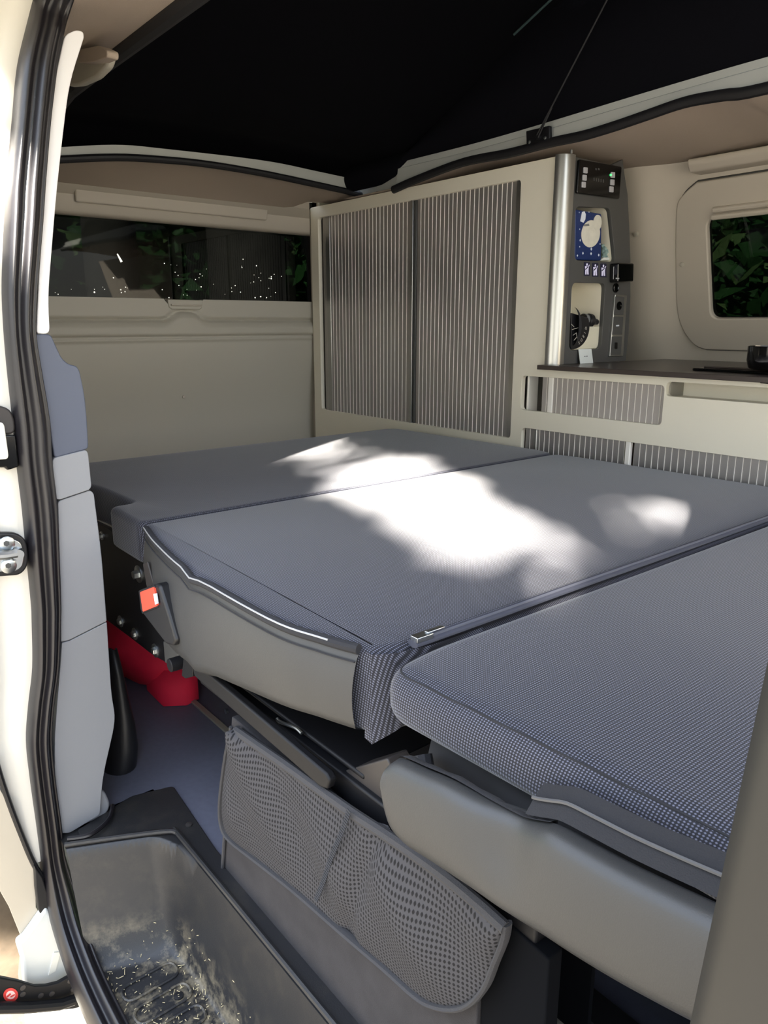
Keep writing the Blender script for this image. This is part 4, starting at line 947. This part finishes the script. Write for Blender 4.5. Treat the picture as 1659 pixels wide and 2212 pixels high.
b = MB(); b.prism([P(u, v, 0, XJ + .022) for u, v in [(117, 2058), (131, 2057), (120, 2098), (105, 2107)]], (-.003, 0, 0)); o = b.build('sill_sticker', M['glass_lens']); tag(o, 'small white sticker strip on the silver sill', 'sticker')
ty = MB(); tc0 = V((-1.72, .16, -.30)); ty.cyl(tc0 + V((0, -.09, 0)), (0, 1, 0), [(0, .22), (.0, .29), (.02, .318), (.09, .322), (.16, .318), (.18, .29)], 48); o = ty.build('tyre', M['tyre'], smooth=40); tag(o, 'dusty rear tyre below the body at the left picture edge', 'tyre')
# lower arm of the sliding door
ar = empty('sliding_door_guide', P(90, 2150, 0, -1.16), 'black steel arm of the sliding door with red round sticker', 'door arm')
XA = -1.165
b = MB(); b.prism([P(u, v, 0, XA) for u, v in [(-60, 2100), (0, 2112), (40, 2120), (75, 2131), (100, 2130), (125, 2124), (150, 2110), (162, 2106), (172, 2120), (182, 2150), (186, 2172), (160, 2180), (100, 2185), (0, 2188), (-60, 2188)]], (-.008, 0, 0)); b.build('arm_plate', M['black_metal'], ar, bevel=.002)
b = MB(); b.tube([P(-60, 2178, 0, XA + .012), P(60, 2176, 0, XA + .012), P(130, 2170, 0, XA + .012), P(160, 2160, 0, XA + .012)], .009, 10); b.build('arm_flange', M['black_metal'], ar)
b = MB(); b.prism([P(u, v, 0, XA + .0005) for u, v in ell(23, 2149, 16, 15, -.3)], (.0008, 0, 0)); st_ = b.build('round_sticker', M['redsticker'], ar)
b = MB(); b.prism([P(u, v, 0, XA + .0014) for u, v in ell(23, 2149, 10, 9, -.3)], (.0004, 0, 0)); b.build('sticker_disc', mat('sticker_white', (236, 196, 190), .5), st_)
b = MB()
for q in ([(14, 2152), (22, 2145), (24, 2148), (16, 2155)], [(22, 2152), (32, 2147), (32, 2150), (23, 2155)]): b.prism([P(u, v, 0, XA + .0019) for u, v in q], (.0003, 0, 0))
b.build('sticker_symbol', M['redsticker'], st_)
for u, v in ((49, 2133), (49, 2147), (88, 2150), (112, 2146), (151, 2118), (158, 2136)):
    b = MB(); b.cyl(P(u, v, 0, XA), (1, 0, 0), [(0, .0048), (.0015, .0046)], 14); b.build('rivet', M['bracket_grey'], ar)
# door striker latch
sk = empty('door_striker', P(10, 1200, 0, XJ + .02), 'zinc door striker plate with two screws in a black frame', 'striker')
XS = XJ + .012
b = MB(); b.prism(rpoly([P(u, v, 0, XS) for u, v in [(-60, 1150), (35, 1151), (56, 1165), (62, 1195), (60, 1225), (44, 1243), (-60, 1250)]], .012), (-.012, 0, 0)); b.build('gasket', M['plastic_black'], sk, bevel=.003)
b = MB(); b.prism(rpoly([P(u, v, 0, XS + .001) for u, v in [(-60, 1160), (30, 1163), (45, 1172), (52, 1198), (48, 1222), (36, 1232), (-60, 1238)]], .008), (.004, 0, 0)); b.build('striker_plate', M['zinc'], sk, bevel=.0015)
for v in (1174, 1222):
    b = MB(); b.cyl(P(14 if v < 1200 else 18, v, 0, XS + .005), (1, 0, 0), [(0, .0115), (.003, .0115), (.0045, .009)], 20); sc_ = b.build('screw', M['zinc'], sk)
    b = MB(); b.cyl(P(14 if v < 1200 else 18, v, 0, XS + .0096), (1, 0, 0), [(0, .0045), (.0006, .0045)], 6); b.build('screw_recess', M['panel_dark'], sc_)
b = MB(); b.tube(smooth_path([P(u, v, 0, XS + .018) for u, v in [(-60, 1200), (0, 1200), (26, 1197), (36, 1195)]], 5), .007, 10); b.cyl(P(36, 1195, 0, XS + .004), (1, 0, 0), [(0, .011), (.012, .008)], 16); b.build('striker_loop', M['zinc'], sk)
# centre rail runner with white plate
rn = empty('door_runner', P(20, 970, 0, XJ + .02), 'black sliding door runner with pale plate at the left picture edge', 'runner')
b = MB(); b.prism([P(u, v, 0, XJ + .01) for u, v in [(-60, 940), (34, 940), (41, 1008), (24, 1014), (15, 1016), (12, 1010), (-60, 1012)]], (-.02, 0, 0)); b.build('carriage', M['gloss_black'], rn, bevel=.002)
b = MB(); b.prism(rpoly([P(u, v, 0, XJ + .018) for u, v in [(-60, 912), (6, 913), (10, 920), (19, 985), (16, 992), (-60, 996)]], .005), (-.006, 0, 0)); b.build('cover_plate', M['glass_lens'], rn, bevel=.002)
b = MB(); b.prism(rpoly([P(u, v, 0, XJ + .008) for u, v in [(-60, 872), (0, 876), (22, 884), (32, 905), (34, 938), (-60, 940)]], .01), (-.008, 0, 0)); b.build('roller_recess', M['bracket_grey'], rn, bevel=.003)

# ------------------------------------------------------------------ front door pillar, out of focus close to the camera
rows = []
def bx_(z): return -.112 + (z - .567) * .062 + .06 * sm((z - .80) / .4)
for i in range(24):
    z = -.2 + 1.55 * i / 23; e = bx_(z); yy = .245 + .03 * sm((z - .7) / .6)
    rows.append([(e + .02, yy + .06, z), (e + .002, yy + .035, z), (e, yy + .02, z), (e + .003, yy + .006, z), (e + .012, yy, z), (e + .03, yy - .004, z), (e + .05, yy - .002, z), (e + .055, yy + .004, z), (e + .16, yy + .004, z), (e + .16, yy + .06, z)])
struct(MB().grid(rows, 0, True).build('pillar', mat('dull_pillar_trim', (43, 41, 38), .5), smooth=60), 'dull grey front door pillar at the right picture edge')

# ------------------------------------------------------------------ trees outside the windows, and the unseen tree added to shade the door
def leafy(b, c, R, n, size, rnd, flat=1):
    for i in range(n):
        while True:
            q = V((rnd.uniform(-1, 1), rnd.uniform(-1, 1), rnd.uniform(-1, 1)))
            if .35 < q.length < 1: break
        p = V(c) + V((q.x * R[0], q.y * R[1], q.z * R[2]))
        a = V((rnd.uniform(-1, 1), rnd.uniform(-1, 1), rnd.uniform(-.6, .6))).normalized(); d = a.cross(V((rnd.uniform(-1, 1), rnd.uniform(-1, 1), rnd.uniform(-1, 1)))).normalized(); s = size * rnd.uniform(.6, 1.4)
        b.add([p - a * s, p + d * s * .45, p + a * s, p - d * s * .45], [(0, 1, 2, 3)], 1 if rnd.random() < .12 else 0)
rnd = random.Random(11)
def tree(name, x, y, r, h, crowns, label, n=240, size=.09):
    t = empty(name, (x, y, -.62), label, 'tree', 'trees outside the van windows')
    b = MB(); b.tube(smooth_path([(x, y, -.62), (x + .03, y, h * .3), (x - .02, y + .03, h * .7), (x, y, h)], 5), [r] * 5 + [r * .9] * 5 + [r * .7] * 6, 12); b.build('trunk', M['bark'], t)
    b = MB()
    for c, R in crowns: leafy(b, c, R, n, size, rnd)
    b.build('foliage', [M['leaf'], M['sunleaf']], t, weld=False, smooth=0)
tree('tree', -4.3, 1.55, .16, 3.2, [((-4.6, 1.0, 1.4), (.5, .5, .7)), ((-5.0, .6, 1.1), (.5, .5, .8))], 'tree trunk with dark leaves seen through the left part of the rear window')
tree('tree', -4.4, 2.45, .27, 3.2, [((-5.2, 2.2, 1.6), (.6, .5, .5)), ((-4.2, 3.1, 1.35), (.4, .4, .5))], 'thick grey trunk seen through the middle of the rear window')
tree('tree', -3.4, 4.6, .08, 3.0, [((-2.8, 4.2, 1.2), (.9, .8, .7)), ((-1.9, 4.4, 1.0), (.8, .6, .8)), ((-1.2, 4.3, 1.3), (.6, .6, .9))], 'dark leafy tree seen through the kitchen side window', n=500)
hd = MB(); leafy(hd, (-7.5, 3, .7), (.6, 7, 2.6), 5000, .17, rnd); leafy(hd, (-2, 7, .7), (7, .6, 2.6), 5000, .17, rnd)
o = hd.build('hedge', [M['leaf'], M['sunleaf']], weld=False, smooth=0); tag(o, 'dark green hedge behind the trees beyond the van windows', 'hedge', kind='stuff')
# plain dark backdrop added behind the hedge so no sky shows through
b = MB(); b.box((-8.4, -5, -.62), (-8.2, 9, 3.4)); b.box((-8.2, 7.9, -.62), (6, 8.1, 3.4)); struct(b.build('wall_backdrop', mat('dark_backdrop', (40, 48, 38), .9, noise=.3, nscale=2)), 'dark backdrop added behind the hedge to block the sky')
# glowing drops painted on the rear window as points of light
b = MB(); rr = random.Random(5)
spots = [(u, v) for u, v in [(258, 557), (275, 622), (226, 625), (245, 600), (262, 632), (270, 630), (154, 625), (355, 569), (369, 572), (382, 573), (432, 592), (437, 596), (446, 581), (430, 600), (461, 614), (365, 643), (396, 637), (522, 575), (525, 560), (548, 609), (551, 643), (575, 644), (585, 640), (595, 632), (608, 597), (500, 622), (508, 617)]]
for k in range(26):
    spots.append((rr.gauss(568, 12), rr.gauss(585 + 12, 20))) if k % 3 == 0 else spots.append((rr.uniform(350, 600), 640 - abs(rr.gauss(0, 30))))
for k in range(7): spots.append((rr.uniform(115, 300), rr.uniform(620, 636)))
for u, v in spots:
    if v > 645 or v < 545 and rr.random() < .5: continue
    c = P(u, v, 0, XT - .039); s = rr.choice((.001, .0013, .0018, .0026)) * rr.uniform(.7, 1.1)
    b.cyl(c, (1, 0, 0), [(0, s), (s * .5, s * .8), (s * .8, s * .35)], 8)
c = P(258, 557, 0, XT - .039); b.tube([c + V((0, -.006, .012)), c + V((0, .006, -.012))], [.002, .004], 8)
o = b.build('light_specks', M['drop']); tag(o, 'small glowing light drops on the dark rear window', 'specks', kind='stuff')

# unseen tree added by the door, leaves placed to shape the bed's sun patch
SUN = V((-.49, .755, -.437)).normalized()
patch = [(-1.80, 1.10), (-1.86, 1.32), (-1.50, 1.24), (-1.285, 1.235), (-.993, 1.10), (-.79, 1.0), (-.66, .915), (-.535, .74), (-.60, .70), (-.72, .76), (-.768, .745), (-.96, .80), (-1.215, .90), (-1.60, 1.02)]
tri = [(-.779, 1.246), (-.691, 1.267), (-.652, 1.091)]
core = [tuple(P(u, v, 2, .52))[:2] for u, v in [(800, 990), (900, 985), (960, 1015), (1050, 1075), (1110, 1125), (1090, 1175), (1010, 1225), (930, 1200), (850, 1140), (770, 1085), (700, 1065), (740, 1035)]]
def inside(x, y, poly):
    c = False; n = len(poly)
    for i in range(n):
        (xa, ya), (xb, yb) = poly[i], poly[i - 1]
        if (ya > y) != (yb > y) and x < (xb - xa) * (y - ya) / (yb - ya) + xa: c = not c
    return c
def grow(poly, f):
    cx_ = sum(p[0] for p in poly) / len(poly); cy_ = sum(p[1] for p in poly) / len(poly); return [(cx_ + (x - cx_) * f, cy_ + (y - cy_) * f) for x, y in poly]
D0 = V((-.7, .7, .6)) - SUN * 4.2
e1 = SUN.cross(V((0, 0, 1))).normalized(); e2 = e1.cross(SUN).normalized()
b = MB(); rl = random.Random(21); tri2 = grow(tri, 2.2); patch2 = grow(patch, 1.04)
i = 0
st_ = .024
for ia in range(-64, 65):
    for ib in range(-64, 65):
        q = D0 + e1 * (ia * st_ + rl.uniform(-.01, .01)) + e2 * (ib * st_ + rl.uniform(-.01, .01)) + SUN * rl.uniform(-.35, .35)
        t = (.25 - q.y) / SUN.y; o_ = q + SUN * t
        if not (-1.95 < o_.x < .25 and -.35 < o_.z < 1.45): continue
        t = (.52 - q.z) / SUN.z; h = q + SUN * t
        jx, jy = h.x + rl.gauss(0, .018), h.y + rl.gauss(0, .018)
        if h.y > .3 and (o_.x > -1.22 and inside(jx, jy, core) or inside(h.x, h.y, tri2) or (o_.x > -1.22 and inside(jx, jy, patch2) and rl.random() < .86)): continue
        if o_.x < -1.21 and o_.z > 1.02: continue
        s = rl.uniform(.034, .050); an = rl.uniform(0, 6.28); a = (e1 * math.cos(an) + e2 * math.sin(an) + SUN * rl.uniform(-.3, .3)).normalized(); d = SUN.cross(a).normalized()
        b.add([q - a * s, q + d * s * .62, q + a * s, q - d * s * .62], [(0, 1, 2, 3)], 0)
tr = empty('tree', (D0.x + .9, D0.y - .3, -.62), 'unseen leafy tree added outside the sliding door to shape the sun on the bed', 'tree')
b.build('foliage', M['leaf'], tr, weld=False, smooth=0)
tb = V((D0.x + .9, D0.y - .3, -.62))
b = MB(); b.tube(smooth_path([tb, tb + V((.05, 0, 1.5)), tb + V((0, .05, 3.0)), tb + V((.0, 0, 4.2))], 5), [.12] * 6 + [.1] * 5 + [.07] * 5, 12)
b.tube(smooth_path([tb + V((.02, .02, 2.6)), D0 + V((.4, -.1, .2)), D0 + V((.15, .0, .55))], 5), .03, 8); b.build('trunk', M['bark'], tr)

# ------------------------------------------------------------------ light
w = bpy.data.worlds.new('sky'); sc.world = w; w.use_nodes = True; nt = w.node_tree
bg = nt.nodes['Background']
tcw = nt.nodes.new('ShaderNodeTexCoord'); sx = nt.nodes.new('ShaderNodeSeparateXYZ'); nt.links.new(tcw.outputs['Generated'], sx.inputs[0])
cr = nt.nodes.new('ShaderNodeValToRGB'); nt.links.new(sx.outputs[2], cr.inputs[0])
cr.color_ramp.elements[0].position = 0; cr.color_ramp.elements[0].color = (.62, .60, .52, 1)
cr.color_ramp.elements[1].position = .55; cr.color_ramp.elements[1].color = (.80, .92, 1.14, 1)
nt.links.new(cr.outputs[0], bg.inputs[0]); bg.inputs[1].default_value = 3.7
sd = bpy.data.lights.new('sun', 'SUN'); sd.energy = 70; sd.angle = math.radians(1.1); sd.color = (1, .93, .82)
so = bpy.data.objects.new('sun', sd); col.objects.link(so); so.rotation_euler = SUN.to_track_quat('-Z', 'Y').to_euler()
sc.view_settings.view_transform = 'Standard'; sc.view_settings.look = 'None'; sc.view_settings.exposure = .14
